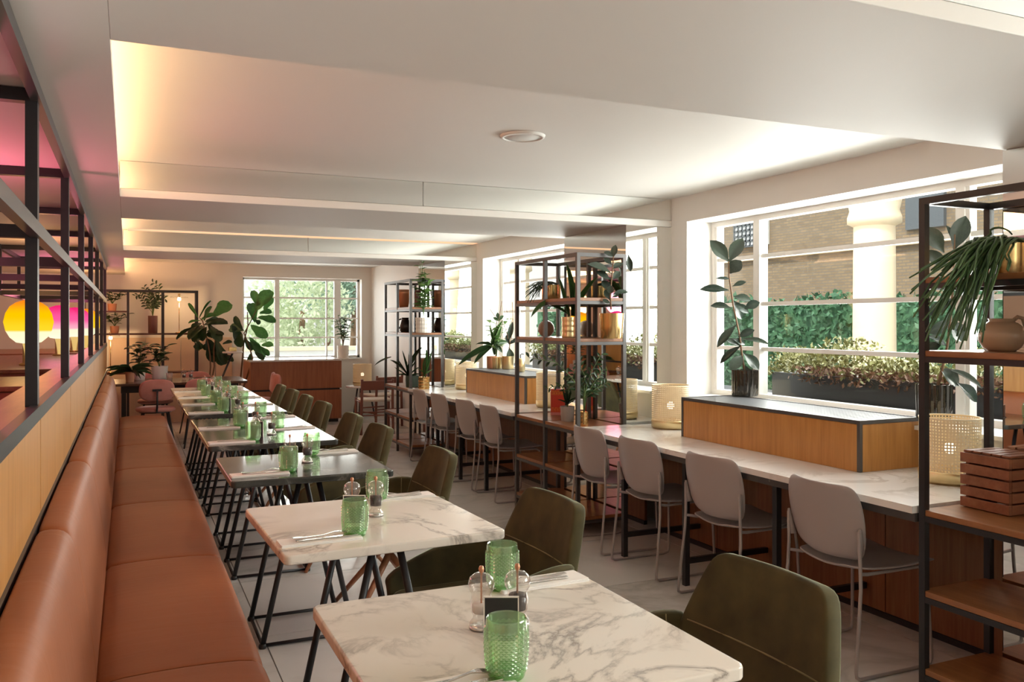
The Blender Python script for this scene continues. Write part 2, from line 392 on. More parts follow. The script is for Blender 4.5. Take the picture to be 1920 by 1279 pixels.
def bx(name, xa, xb, za, zb, ya, yb, mt='white_paint'): MB().box(xa, xb, ya, yb, za, zb).build(name, mt, wn)
t = .035
m1, m2, b1 = at_y(519, 600, YF).x, at_y(632, 600, YF).x, at_y(612, 600, YF).x
bx('window_frame', ex0, ex1, ez0, ez0 + t, YF - .03, YF + .03); bx('window_frame', ex0, ex1, ez1 - t, ez1, YF - .03, YF + .03)
bx('window_frame', ex0, ex0 + t, ez0, ez1, YF - .03, YF + .03); bx('window_frame', ex1 - t, ex1, ez0, ez1, YF - .03, YF + .03)
for q, hw in ((m1, .035), (m2, .05), (b1, .01)): bx('mullion', q - hw, q + hw, ez0 + t, ez1 - t, YF - .03, YF + .03)
cs = [ex0 + t, m1, m2, ex1 - t]; zs = [ez0 + t] + [at_y(575, q, YF).z for q in (633, 597, 559)] + [ez1 - t]
for k in range(3):
    for zt in zs[1:-1]: bx('glazing_bar', cs[k], cs[k + 1], zt - .012, zt + .012, YF - .015, YF + .015)
    for q in range(4): bx('pane', cs[k] + .02, cs[k + 1] - .02, zs[q] + .012, zs[q + 1] - .012, YF - .003, YF + .003, 'pane_glass')
bx('window_sill', ex0, ex1, ez0 - .02, ez0, Y1 - .04, Y1 + .2)

# ------------------------------------------------------------------ left partition
XF = -.24
pt = thing('steel_partition', 'tall black steel grid partition with oak panels behind the tan banquette', 'partition', (XF, 6, 0))
posts = [1.43 + 1.447 * k for k in range(8)]
zr = (1.17, 1.21, 1.70, 1.74, SOF - .04, SOF - .001)
for y in posts:
    MB().box(XF - .034, XF - .002, y - .026, y + .026, 0, SOF - .002).build('post', 'black_steel', pt, world=True)
    MB().box(XF - .80, XF - .77, y - .015, y + .015, 1.70, SOF - .001).build('hanger', 'black_steel', pt, world=True)
    for z in (zr[2] + .02, zr[4] + .02): MB().box(XF - .77, XF - .034, y - .02, y + .02, z - .02, z + .018).build('cross_bar', 'black_steel', pt, world=True)
for z in (zr[2] + .02, zr[4] + .02): MB().box(XF - .80, XF - .77, posts[0], posts[-1], z - .02, z + .018).build('rail', 'black_steel', pt, world=True)
for k in range(3):
    a, b_ = zr[2 * k], zr[2 * k + 1]
    MB().box(XF - .02, XF + .008, posts[0], posts[-1], a, b_).build('rail', 'grey_steel' if k else 'black_steel', pt, world=True)
MB().box(XF - .13, XF - .02, posts[0], posts[-1], 1.172, 1.205).build('ledge', 'shelf_wood', pt, world=True)
MB().box(XF - .006, XF + .012, posts[0], posts[-1], .868, .892).build('rail', 'black_steel', pt, world=True)
for i in range(len(posts) - 1):
    MB().box(XF - .05, XF + .004, posts[i] + .006, posts[i + 1] - .006, .10, 1.168).build('oak_panel', 'oak', pt, world=True)
    MB().box(XF - .16, XF - .14, posts[i] + .006, posts[i + 1] - .006, .10, 1.168).build('oak_panel', 'red_wood', pt, world=True)
lp = sroot('wall_pier_left')
MB().box(XF - .5, XF - .045, 1.48, 2.285, 1.21, SOF).build('pier_core', 'white_paint', lp)
MB().box(XF - .045, XF - .036, 1.46, 2.295, 1.215, SOF - .04).build('mirror_panel', 'mirror', lp)

# ------------------------------------------------------------------ banquette
bq = thing('banquette', 'long tan leather banquette running along the oak partition', 'banquette', (0, 6, 0))
js = [.14, 1.395, 2.65, 3.91, 5.17, 6.41, 7.66, 8.88, 10.05]
MB().box(-.22, .30, js[0], js[-1], .0, .10).build('plinth', 'black_steel', bq, world=True)
MB().box(-.22, .345, js[0], js[-1], .10, .32).build('seat_base', 'leather', bq, world=True, bev=.02)
def cushion(prof, ya, yb, puff=0):
    """rounded profile (x,z) swept along y with softened ends"""
    P = []
    ys = [ya + .004, ya + .012, ya + .035] + [ya + .035 + (yb - ya - .07) * k / 8 for k in range(1, 8)] + [yb - .035, yb - .012, yb - .004]
    cx = sum(p[0] for p in prof) / len(prof); cz = sum(p[1] for p in prof) / len(prof)
    for y in ys:
        e = min(y - ya, yb - y); sh = .93 if e < .006 else .975 if e < .02 else 1.0
        bulge = puff * math.sin(PI * (y - ya) / (yb - ya))
        row = [(cx + (x - cx) * sh, y, cz + (z - cz) * sh + (bulge if z > cz else 0)) for x, z in prof]
        P.append(row + [row[0]])
    b = MB().grid(P); n = len(P[0])
    b.add(P[0][:-1], [tuple(range(n - 2, -1, -1))]); b.add(P[-1][:-1], [tuple(range(n - 1))]); return b
seat_prof = [(-.10, .33), (.34, .32), (.365, .335), (.378, .37), (.378, .41), (.365, .437), (.335, .45), (.15, .458), (-.05, .452), (-.10, .44)]
back_prof = [(-.085, .40), (-.078, .46), (-.088, .56), (-.105, .68), (-.122, .80), (-.135, .855), (-.150, .88), (-.172, .893), (-.21, .893), (-.226, .885), (-.228, .86), (-.228, .40)]
for i in range(len(js) - 1):
    cushion(seat_prof, js[i], js[i + 1], .006).build('seat_cushion', 'leather', bq, world=True, sub=1)
    cushion(back_prof, js[i], js[i + 1], .003).build('back_cushion', 'leather', bq, world=True, sub=1)

# ------------------------------------------------------------------ tables, settings
TY = [1.69, 2.87, 4.12, 5.24, 5.95, 6.97, 7.68, 8.41, 9.12]
WHITE = {0, 1, 7, 8}; TX, TH_ = .752, .78
def round_rect(hx, hy, r, n=4):
    out = []
    for sx, sy, a0 in ((1, 1, 0), (-1, 1, PI / 2), (-1, -1, PI), (1, -1, 1.5 * PI)):
        for k in range(n + 1):
            a = a0 + PI / 2 * k / n; out.append((sx * (hx - r) + r * math.cos(a), sy * (hy - r) + r * math.sin(a)))
    return out
top_me = {}
leg_me = {}
for sx in (-1, 1):
    for sy in (-1, 1):
        leg_me[sx, sy] = MB().tube([(sx * .205, sy * .195, .012), (sx * .04, sy * .195, .745)], .0125, 8).mesh('leg', 'black_steel', True)
bar_x = MB().tube([(-.205, 0, .012), (.205, 0, .012)], .008, 6).mesh('floor_bar', 'black_steel', True)
bar_y = MB().tube([(0, -.195, .012), (0, .195, .012)], .008, 6).mesh('floor_bar', 'black_steel', True)
plate = MB().box(-.09, .09, -.22, .22, .738, .75).mesh('mounting_plate', 'black_steel')
foot_me = MB().lathe([(0, 0), (.016, 0), (.018, .01), (.014, .02), (0, .022)], 10).mesh('foot', 'black_steel', True)
ROT = {1: .035}
for i, y in enumerate(TY):
    wh = i in WHITE
    t_ = thing('bistro_table', '%s marble bistro table on black hairpin base, %s from the camera' % ('white' if wh else 'dark green', ORD[i] + (' in the row' if i else '')), 'table', (TX, y, 0), ROT.get(i, 0), 'bistro tables along the banquette')
    tp = MB().prism(round_rect(.355, .355, .022), .75, TH_, 'z').build('table_top', 'white_marble' if wh else 'dark_marble', t_, bev=.006)
    put('mounting_plate', plate, t_)
    for k, me in leg_me.items():
        put('foot', foot_me, put('leg', me, t_), (k[0] * .205, k[1] * .195, 0))
    for s in (-1, 1): put('floor_bar', bar_x, t_, (0, s * .195, 0)); put('floor_bar', bar_y, t_, (s * .205, 0, 0))

# green hobnail tumbler
def tumbler():
    n, k = 24, 20
    rad = lambda z: .0335 + .0075 * math.sin(PI * (.12 + .62 * (z - .008) / .104))
    pt3 = lambda j, z, dr=0: ((rad(z) + dr) * math.cos(2 * PI * j / n), (rad(z) + dr) * math.sin(2 * PI * j / n), z)
    zs_ = [.014 + .084 * i / k for i in range(k + 1)]; body = MB()
    for i in range(k - 1):                          # staggered diamonds, each a small raised stud
        for j in range(n):
            o_ = .5 * (i % 2)
            q_ = [pt3(j + o_, zs_[i]), pt3(j + o_ + .5, zs_[i + 1]), pt3(j + o_, zs_[i + 2]), pt3(j + o_ - .5, zs_[i + 1]), pt3(j + o_, zs_[i + 1], .0030)]
            body.add(q_, [(0, 1, 4), (1, 2, 4), (2, 3, 4), (3, 0, 4)])
    n = 40; rt = rad(.112); body.lathe([(rad(.090), .090), (rad(.1), .1), (rt, .112)], n); body.lathe([(rad(.008), .008), (rad(.02), .02)], n)
    body.lathe([(rt, .112), (rt - .0012, .1145), (rt - .003, .112), (rt - .0045, .09), (.033, .02), (.0, .016)], n)
    basep = MB().lathe([(0, 0), (.030, 0), (.0345, .004), (.0362, .010), (.0372, .017), (.034, .0175), (0, .0172)], 28)
    return body.mesh('glass_wall', 'green_glass', False), basep.mesh('glass_base', 'green_glass_base', True)
gw, gb = tumbler()
# pepper / salt mills
mill_body = MB().lathe([(.0, 0), (.027, 0), (.028, .004), (.026, .014), (.0185, .024), (.018, .030), (.023, .038), (.0245, .06), (.022, .072), (.022, .078), (.028, .088), (.0295, .100), (.026, .112), (.016, .120), (.004, .122)], 20).mesh('mill_body', 'clear_glass', True)
mill_pep = MB().lathe([(0, .034), (.019, .036), (.0205, .058), (.019, .070), (0, .072)], 14).mesh('peppercorns', 'peppercorn', True)
mill_salt = MB().lathe([(0, .034), (.019, .036), (.0205, .052), (.018, .055), (0, .056)], 14).mesh('salt_grains', 'salt', True)
mill_rod = MB().lathe([(.002, .04), (.0022, .122), (.005, .124), (.0065, .131), (.004, .137), (0, .138)], 10).mesh('turning_rod', 'copper', True)
mill_foot = MB().lathe([(0, .001), (.0255, .001), (.0255, .006), (0, .007)], 18).mesh('grinder', 'acrylic_metal', True)
card_me = MB().prism([(-.035, 0), (.035, 0), (.035, .088), (-.035, .088)], -.002, .002).mesh('card', 'card_black')
cardf = MB()
for x0, x1, z0, z1 in ((-.037, .037, .088, .0905), (-.0375, -.035, 0, .0905), (.035, .0375, 0, .0905)): cardf.box(x0, x1, -.0028, .0028, z0, z1)
card_edge = cardf.mesh('card_holder', 'white_ceramic'); card_foot = MB().box(-.03, .03, -.012, .012, 0, .004).mesh('card_foot', 'card_black')
# fork and knife, handles towards -x
def strip(pts, z, th):
    b = MB(); P = []
    top = [(x, y - w_ / 2, z(x) + th) for x, y, w_ in pts]; top2 = [(x, y + w_ / 2, z(x) + th) for x, y, w_ in pts]
    lo = [(x, yy, zz - th) for x, yy, zz in top]; lo2 = [(x, yy, zz - th) for x, yy, zz in top2]
    P = [list(q) for q in zip(top, top2, lo2, lo, top)]; return b.grid(P)
zf = lambda x: .001 + .010 * max(0, math.sin((x + .02) / .11 * PI)) if x > -.02 else .001 + .004 * (-(x + .02) / .08)
fk = strip([(-.10, 0, .017), (-.085, 0, .018), (-.06, 0, .012), (-.01, 0, .007), (.03, 0, .0075), (.042, 0, .015), (.052, 0, .022)], zf, .0022)
for k in range(4):
    tn_ = strip([(.050, (k - 1.5) * .006, .0036), (.075, (k - 1.5) * .0058, .0034), (.097, (k - 1.5) * .0056, .0018)], zf, .0022); fk.add(tn_.v, tn_.f)
fork_me = fk.mesh('fork', 'steel', True)
kn = strip([(-.105, 0, .013), (-.09, 0, .016), (-.02, 0, .011), (0, 0, .010), (.01, 0, .015), (.06, .001, .018), (.09, .002, .014), (.108, .004, .004)], lambda x: .001, .003)
knife_me = kn.mesh('knife', 'steel', True)
nap = MB().prism(round_rect(.125, .042, .003, 1), 0, .004, 'z').prism(round_rect(.124, .040, .003, 1), .0042, .008, 'z').mesh('napkin', 'napkin')
fork_z = .0085
def tumbler_at(loc, label): 
    g = thing('tumbler', label, 'glass', loc, R.random() * 6, 'green hobnail glasses'); put('glass_wall', gw, g); put('glass_base', gb, g)
for i, y in enumerate(TY):
    tn = '%s table from the camera' % ORD[i] if i else 'table nearest the camera'
    def P(dx, dy, dz=0):
        a = ROT.get(i, 0); return (TX + dx * math.cos(a) - dy * math.sin(a), y + dx * math.sin(a) + dy * math.cos(a), TH_ + dz)
    jx, jy = R.uniform(-.012, .012), R.uniform(-.012, .012)
    tumbler_at(P(-.095 + jx, -.205 + jy), 'green hobnail glass at the near side of the %s' % tn)
    tumbler_at(P(.105 - jx, .275 - jy), 'green hobnail glass at the far side of the %s' % tn)
    for nm, me, dx, dy, lb in (('salt_mill', mill_salt, -.045, .045, 'clear salt mill with copper knob'), ('pepper_mill', mill_pep, .035, .03, 'clear pepper mill filled with dark peppercorns')):
        g = thing(nm, '%s on the %s' % (lb, tn), 'mill', P(dx, dy), 0, 'salt and pepper mills')
        put(me.name.split('.')[0], me, put('mill_body', mill_body, g)); put('turning_rod', mill_rod, g); put('grinder', mill_foot, g)
    g = thing('table_card', 'small black table card in front of the mills on the %s' % tn, 'table card', P(-.03, -.03), -.42 + .1 * jx, 'table cards')
    if i: g.location.x -= .028
    put('card', card_me, g); put('card_holder', card_edge, g); put('card_foot', card_foot, g)
    for side, dx, dy, rz in (('banquette side', -.222, -.225, .03), ('chair side', .215, .285, PI + .04)):
        o = tag(put('napkin', nap, None, P(dx, dy, .0), (0, 0, rz)), 'folded cream napkin on the %s of the %s' % (side, tn), 'napkin', 'folded napkins'); 
        s = 1 if dx < 0 else -1
        tag(put('fork', fork_me, None, P(dx + s * .02, dy + .012 * 1, fork_z), (0, 0, rz + R.uniform(-.06, .10))), 'steel fork on the napkin, %s of the %s' % (side, tn), 'fork', 'forks on napkins')
        tag(put('knife', knife_me, None, P(dx + s * .03, dy - .014, fork_z), (0, 0, rz + R.uniform(-.03, .03))), 'steel knife on the napkin, %s of the %s' % (side, tn), 'knife', 'knives on napkins')

# ------------------------------------------------------------------ green velvet armchairs (front towards -x)
def surf(rows, name, material, parent, th=.04, sub=2):
    b = MB().grid(rows); return b.build(name, material, parent, True, solid=th, sub=sub)
ac = thing('velvet_armchair', 'x', 'chair', (0, 0, 0), 0, 'green velvet armchairs')
# backrest: one shell, narrow rounded top leaning back
rows = []
for z, x, hw, cv in ((.44, .185, .265, .03), (.47, .195, .270, .035), (.53, .212, .275, .04), (.60, .232, .272, .04), (.62, .238, .268, .04), (.70, .262, .245, .035), (.765, .283, .222, .03), (.795, .292, .205, .028), (.806, .296, .165, .02)):
    rows.append([(x - cv * (abs(t) ** 2) * 1.0, t * hw, z) for t in (-1, -.96, -.7, -.35, 0, .35, .7, .96, 1)])
acb = surf(rows, 'backrest', 'green_velvet', ac, .045, 1)
for s in (-1, 1):
    rows = []
    for x, zt, yo in ((.20, .625, .272), (.14, .632, .292), (.08, .628, .300), (-.05, .595, .300), (-.18, .553, .296), (-.27, .515, .288), (-.305, .485, .275)):
        rows.append([(x, s * (.245), .405), (x, s * (yo - .025), .45), (x, s * (yo - .008), (zt + .45) / 2), (x, s * yo, zt - .015), (x, s * (yo + .001), zt)])
    aca = surf(rows, 'armrest', 'green_velvet', ac, .036, 1)
    MB().tube([(.13, s * .272, .625), (.125, s * .258, .54), (.12, s * .232, .458)], .0022, 5).build('seam', 'velvet_piping', aca, True)
sb = MB().prism(round_rect(.265, .255, .08), .375, .455, 'z'); sb.v = [(x - .045, y_, z) for x, y_, z in sb.v]
sb.build('seat_cushion', 'green_velvet', ac, bev=.025, seg=3)
MB().tube([(.181, -.24, .612), (.203, -.12, .606), (.2095, 0, .604), (.203, .12, .606), (.181, .24, .612)], .0028, 5).build('seam', 'velvet_piping', acb, True)
for sx, sy in ((-1, -1), (-1, 1), (1, -1), (1, 1)):
    MB().tube([(sx * .235 - .02, sy * .225, 0), (-sx * .045 - .02, sy * .03, .385)], .010, 10, .019).build('leg', 'leg_wood', ac, True)
MB().box(-.10, .06, -.07, .07, .355, .38).build('leg_mount', 'black_steel', ac)
for i, y in enumerate(TY):
    lb = 'olive velvet armchair with crossed wooden legs at the %s' % ('table nearest the camera' if i == 0 else ORD[i] + ' table from the camera')
    x = 1.275 if i == 0 else 1.19
    rz = (.05, .02, -.03, .02, .0, .03, -.02, .02, -.02)[i]; loc = (x, y + (.06, -.02, .0, .0, .02, 0, .02, 0, 0)[i], 0)
    if i == 0: ac.location = loc; ac.rotation_euler = (0, 0, rz); ac['label'] = lb
    else: copy_tree(ac, loc, rz, lb)

# ------------------------------------------------------------------ grey counter chairs (facing +x)
gc = thing('grey_chair', 'x', 'chair', (0, 0, 0), 0, 'grey plastic chairs at the window counter')
rows = []
for z, hw, xo in ((.462, .13, .035), (.475, .175, .028), (.50, .20, .022), (.56, .222, .010), (.64, .228, -.002), (.70, .225, -.012), (.745, .212, -.02), (.768, .195, -.024), (.78, .165, -.026)):
    rows.append([(xo - .055 + .055 * abs(t) ** 2, t * hw, z + (.0 if abs(t) < 1 else -.004)) for t in (-1, -.85, -.6, -.3, 0, .3, .6, .85, 1)])
surf(rows, 'backrest', 'grey_plastic', gc, .010, 1)
rows = []
for x, hw, zz in ((-.02, .12, .432), (-.005, .165, .43), (.03, .20, .427), (.10, .22, .424), (.20, .225, .424), (.32, .222, .43), (.385, .215, .434), (.41, .20, .428), (.418, .18, .42)):
    rows.append([(x, t * hw, zz + .018 * abs(t) ** 2 - .006) for t in (-1, -.85, -.6, -.3, 0, .3, .6, .85, 1)])
surf(rows, 'seat', 'grey_plastic', gc, .010, 1)
for s in (-1, 1):
    MB().tube([(-.022, s * .212, .60), (-.018, s * .215, .46), (-.02, s * .22, .36), (-.055, s * .232, .04), (-.054, s * .233, .018), (-.035, s * .233, .008), (.32, s * .225, .008), (.352, s * .225, .015), (.360, s * .225, .035), (.352, s * .215, .30), (.345, s * .205, .40), (.32, s * .195, .418), (.04, s * .195, .415), (-.015, s * .212, .425)], .0075, 8).build('leg_frame', 'grey_plastic', gc, True)
    MB().tube([(-.004, s * .20, .50), (-.012, s * .212, .56), (-.02, s * .214, .61)], .014, 8, .006).build('back_socket', 'grey_plastic', gc, True)
MB().tube([(.33, -.19, .412), (.33, .19, .412)], .0075, 8).build('cross_tube', 'grey_plastic', gc, True)
nb = 0
for bay, off in (('near', 0.), ('far', 3.75)):
    for k, y in enumerate((2.80, 3.565, 4.255, 4.84) if bay == 'near' else (2.77, 3.32, 4.02, 4.60)):
        lb = 'grey plastic sled-base chair, %s from the camera at the %s window counter' % (('closest', 'second', 'third', 'fourth')[k], bay)
        loc = (2.745, y + off, 0); rz = (-.04, .03, .02, -.03)[k]
        if nb == 0: gc.location = loc; gc.rotation_euler = (0, 0, rz); gc['label'] = lb
        else: copy_tree(gc, loc, rz, lb)
        nb += 1

# ------------------------------------------------------------------ window counters and raised planter boxes
CT = .745
def counter(ya, yb, nm, legs):
    c = thing('window_counter', '%s white marble window counter on black steel legs with oak front' % nm, 'counter', (3.0, (ya + yb) / 2, 0), 0, 'window counters')
    def B(name, mt, *a, **k): return MB().box(*a).build(name, mt, c, world=True, **k)
    MB().box(2.75, XP - .004, ya, yb, CT - .028, CT).box(XP - .004, XW - .004, ya + .045, yb - .04, CT - .028, CT).build('marble_top', 'counter_marble', c, world=True)
    B('steel_edge', 'grey_steel', 2.765, 2.79, ya, yb, CT - .062, CT - .029); B('steel_edge', 'grey_steel', 3.10, 3.125, ya, yb, CT - .062, CT - .029)
    for y in legs:
        B('leg', 'black_steel', 2.80, 2.83, y - .015, y + .015, 0, CT - .030); B('cross_bar', 'black_steel', 2.83, 3.38, y - .012, y + .012, .12, .15)
        B('cross_bar', 'black_steel', 2.83, 3.38, y - .012, y + .012, CT - .060, CT - .030)
    k = 4; L = (yb - ya - .1) / k
    for q in range(k): B('oak_panel', 'oak_deep', 3.39, 3.41, ya + .05 + q * L + .003, ya + .05 + (q + 1) * L - .003, .03, CT - .03)
    B('kick_rail', 'black_steel', 3.383, 3.41, ya + .05, yb - .05, 0, .028)
    return c
def raised_box(ya, yb, nm):
    x0, x1, z0, z1 = 3.14, 3.545, CT, .99
    c = thing('planter_box', 'raised oak box with black edges and perforated top on the %s window counter' % nm, 'box', (3.3, (ya + yb) / 2, CT), 0, 'raised oak boxes')
    def B(name, mt, *a, **k): return MB().box(*a).build(name, mt, c, world=True, **k)
    k = 3 if nm == 'far' else 1; L = (yb - ya - .03) / k
    for q in range(k): B('oak_panel', 'oak', x0 + .003, x0 + .02, ya + .015 + q * L + (.002 if q else 0), ya + .015 + (q + 1) * L, z0 + .001, z1 - .02)
    for y in (ya + .003, yb - .02): B('oak_panel', 'oak', x0 + .022, x1, y, y + .017, z0 + .001, z1 - .02)
    for y in (ya, yb - .018): B('corner_post', 'grey_steel', x0, x0 + .018, y, y + .018, z0 + .001, z1 - .018)
    B('top_rail', 'grey_steel', x0, x0 + .018, ya, yb, z1 - .018, z1); B('top_rail', 'grey_steel', x1 - .018, x1, ya, yb, z1 - .018, z1)
    for y in (ya, yb - .018): B('top_rail', 'grey_steel', x0 + .018, x1 - .018, y, y + .018, z1 - .018, z1)
    # perforated top: bars crossing
    g = MB(); n = 18; m_ = int((yb - ya) / .022)
    for i in range(n): x = x0 + .018 + (x1 - x0 - .036) * (i + .5) / n; g.box(x - .0065, x + .0065, ya + .018, yb - .018, z1 - .008, z1 - .004)
    for i in range(m_): y = ya + .018 + (yb - ya - .036) * (i + .5) / m_; g.box(x0 + .018, x1 - .018, y - .0065, y + .0065, z1 - .0075, z1 - .003)
    o = g.build('perforated_top', 'grille', c, world=True); o['kind'] = 'stuff'
    B('inner_tray', 'planter_black', x0 + .02, x1 - .003, ya + .02, yb - .022, z1 - .05, z1 - .04)
counter(2.362, 5.085, 'near', (3.185, 3.91, 4.55)); counter(6.125, 8.85, 'far', (6.795, 7.42, 8.06))
raised_box(2.99, 4.41, 'near'); raised_box(6.70, 8.12, 'far')

# ------------------------------------------------------------------ shelving units
SZ = [.128, .426, .735, 1.345, 1.625]
def shelving(y0, y1, nm):
    s = thing('shelving_unit', 'tall black steel shelving unit with oak shelves, %s along the windows' % nm, 'shelf', (2.97, (y0 + y1) / 2, 0), 0, 'steel shelving units')
    x0, x1, t, ht = 2.775, 3.165, .026, 1.93
    def B(name, mt, *a, **k): return MB().box(*a).build(name, mt, s, world=True, **k)
    ys = [y0, (y0 + y1) / 2 - t / 2, y1 - t]
    for y in ys:
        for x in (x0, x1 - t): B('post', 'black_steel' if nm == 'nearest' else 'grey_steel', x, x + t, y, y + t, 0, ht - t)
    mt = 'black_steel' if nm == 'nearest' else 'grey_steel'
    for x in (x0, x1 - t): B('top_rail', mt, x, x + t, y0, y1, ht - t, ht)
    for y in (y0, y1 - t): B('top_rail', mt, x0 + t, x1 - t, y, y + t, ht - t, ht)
    for z in SZ:
        for x in (x0 + .001, x1 - t + .001):
            for k in range(2): B('shelf_rail', mt, x, x + t - .002, ys[k] + t, ys[k + 1], z - .045, z - .023)
        for y in (y0 + .001, y1 - t + .001): B('shelf_rail', mt, x0 + t, x1 - t, y, y + t - .002, z - .045, z - .023)
        for k in range(2): B('shelf_board', 'shelf_wood', x0 + .004, x1 - .004, ys[k] + (t if k else .004), ys[k + 1] + (0 if k == 0 else t - .004), z - .023, z, bev=.002)
    return s
shelving(1.34, 2.352, 'nearest'); shelving(5.092, 6.112, 'middle'); shelving(8.855, 9.86, 'farthest')

# ------------------------------------------------------------------ cane lamps
def cane_lamp_mesh():
    n, k, r, z0, z1 = 60, 17, .125, .052, .282
    b = MB(); vs_ = []; fs = []
    for i in range(k * 2 + 1):
        z = z0 + (z1 - z0) * i / (k * 2)
        for j in range(n * 2):
            a = 2 * PI * j / (n * 2); vs_.append((r * math.cos(a), r * math.sin(a), z))
    N = n * 2
    for i in range(k * 2):
        for j in range(N):
            if i % 2 == 1 and j % 2 == 1: continue
            fs.append((i * N + j, i * N + (j + 1) % N, (i + 1) * N + (j + 1) % N, (i + 1) * N + j))
    b.add(vs_, fs); return b.mesh('cane_shade', 'cane', True)
cane_me = cane_lamp_mesh()
cane_rim = MB().lathe([(.127, .282), (.127, .290), (.121, .290), (.121, .282), (.127, .282)], 40).mesh('rim', 'cane', True)
cane_base = MB().lathe([(0, 0), (.118, 0), (.118, .008), (.1275, .010), (.1285, .05), (.1275, .056), (.12, .056), (0, .05)], 40).mesh('brass_base', 'pale_brass', True)
cane_foot = MB().lathe([(0, -.0), (.12, .0), (.12, .004)], 24).mesh('foot_ring', 'black_steel', True)
bulb_me = MB().lathe([(0, .125), (.014, .128), (.024, .145), (.022, .162), (.012, .174), (0, .176)], 14).mesh('bulb', 'bulb', True)
def cane_lamp(loc, label, sc_=1):
    g = thing('cane_lamp', label, 'lamp', loc, R.random(), 'woven cane table lamps'); g.scale = (sc_,) * 3
    put('rim', cane_rim, put('cane_shade', cane_me, g)); put('brass_base', cane_base, g); put('bulb', bulb_me, g)
cane_lamp((3.33, 4.80, CT), 'cane lamp on the near counter, between the middle shelving and the oak box')
cane_lamp((3.33, 2.66, CT), 'cane lamp on the near counter, seen through the nearest shelving behind the crate')
cane_lamp((3.30, 8.50, CT), 'cane lamp at the far end of the far counter')
cane_lamp((3.25, 6.42, CT), 'cane lamp on the far counter, seen through the middle shelving')

# ------------------------------------------------------------------ plants
def leaf_mesh(name, widths, material, droop=.18, fold=.10, wave=0):
    k = len(widths); P = []
    for i, w_ in enumerate(widths):
        t = i / (k - 1); z = -droop * t * t
        P.append([(t, w_ * q / 2, z + fold * abs(q) * w_ * (1 if abs(q) < 1 else 1) + wave * math.sin(5 * t + 2 * q)) for q in (-1, -.5, 0, .5, 1)])
    return MB().grid(P).mesh(name, material, True)
LV = {
 'rubber': leaf_mesh('leaf', (.06, .30, .66, .92, 1.0, .90, .62, .05), 'leaf_rubber', .14, .10),
 'dark': leaf_mesh('leaf', (.06, .40, .80, 1.0, .90, .60, .02), 'leaf_dark', .22, .12),
 'mid': leaf_mesh('leaf', (.06, .45, .85, 1.0, .85, .5, .02), 'leaf_mid', .22, .12),
 'fresh': leaf_mesh('leaf', (.06, .55, .95, 1.0, .85, .5, .02), 'leaf_fresh', .2, .1),
 'fig': leaf_mesh('leaf', (.05, .40, .55, .70, .95, 1.0, .85, .40), 'leaf_fig', .22, .14, .02),
 'figdark': leaf_mesh('leaf', (.05, .40, .55, .70, .95, 1.0, .85, .40), 'leaf_dark', .25, .14, .02),
 'strap': leaf_mesh('leaf', (.55, .75, .92, 1.0, .98, .85, .6, .04), 'leaf_mid', .35, .18),
 'strapdark': leaf_mesh('leaf', (.5, .75, .95, 1.0, .98, .85, .6, .04), 'leaf_dark', .4, .18),
}
def leaf(parent, key, p0, d, length, width, nrm):
    d = Vector(d).normalized(); n = Vector(nrm); n = n - d * n.dot(d)
    if n.length < 1e-3: n = d.orthogonal()
    n.normalize(); w_ = n.cross(d)
    o = bpy.data.objects.new('leaf', LV[key]); C.objects.link(o); o.parent = parent
    p0 = Vector(p0) - parent.location
    o.matrix_local = Matrix(((d.x * length, w_.x * width, n.x * length, p0.x), (d.y * length, w_.y * width, n.y * length, p0.y), (d.z * length, w_.z * width, n.z * length, p0.z), (0, 0, 0, 1)))
    return o
def pxleaves(parent, key, zc, org, scl, specs, wr=.50, dz=.35):
    """leaves traced by base and tip on the photo at the plant's own distance, with varied depth"""
    for sp in specs:
        x0, y0, x1, y1 = sp[:4]; wq = sp[4] if len(sp) > 4 else wr
        a = at_d(org[0] + x0 / scl, org[1] + y0 / scl, zc); b_ = at_d(org[0] + x1 / scl, org[1] + y1 / scl, zc)
        L = (b_ - a).length; d = (b_ - a) + CF * L * R.uniform(-dz, dz)
        leaf(parent, key, a, d, d.length, L * wq, -CF * .75 + Vector((0, 0, 1)) * R.uniform(.1, .7) + CR * R.uniform(-.35, .35))
def stem(parent, pts, r, material='stem_brown', r1=None, name='stem'):
    return MB().tube(pts, r, 6, r1).build(name, material, parent, True, world=True)
def pot(parent, r, h, material, kind='cyl', name='pot'):
    n = 36; fn = None
    if kind == 'fluted': n = 72; fn = lambda a, i, z: 1 + .022 * math.cos(24 * a)
    if kind == 'ribbed': n = 60; fn = lambda a, i, z: 1 + (.03 if int(a / (2 * PI) * 60) % 3 else -.01)
    rb = r * .86 if kind == 'taper' else r * .97
    k = 16 if kind == 'ribbed' else 2
    prof = [(0, 0), (rb * .96, 0), (rb, .006)]
    for q in range(1, k): 
        t = q / k; prof.append(((rb + (r - rb) * t) * (1 if kind != 'ribbed' or q % 4 else .955), h * t))
    prof += [(r, h), (r - .006, h), (r - .008, h * .88)]
    o = MB().lathe(prof, n, fn=fn).build(name, material, parent, True)
    md = o.modifiers.new('e', 'EDGE_SPLIT'); md.split_angle = .7
    MB().lathe([(r - .007, h * .88), (r * .5, h * .90), (0, h * .91)], 20).build('soil', 'soil', o, True)
    return o
def plant(label, loc, r, h, material, kind='cyl', group=None):
    t = thing('potted_plant', label, 'plant', loc, 0, group or 'potted plants'); pot(t, r, h, material, kind); return t
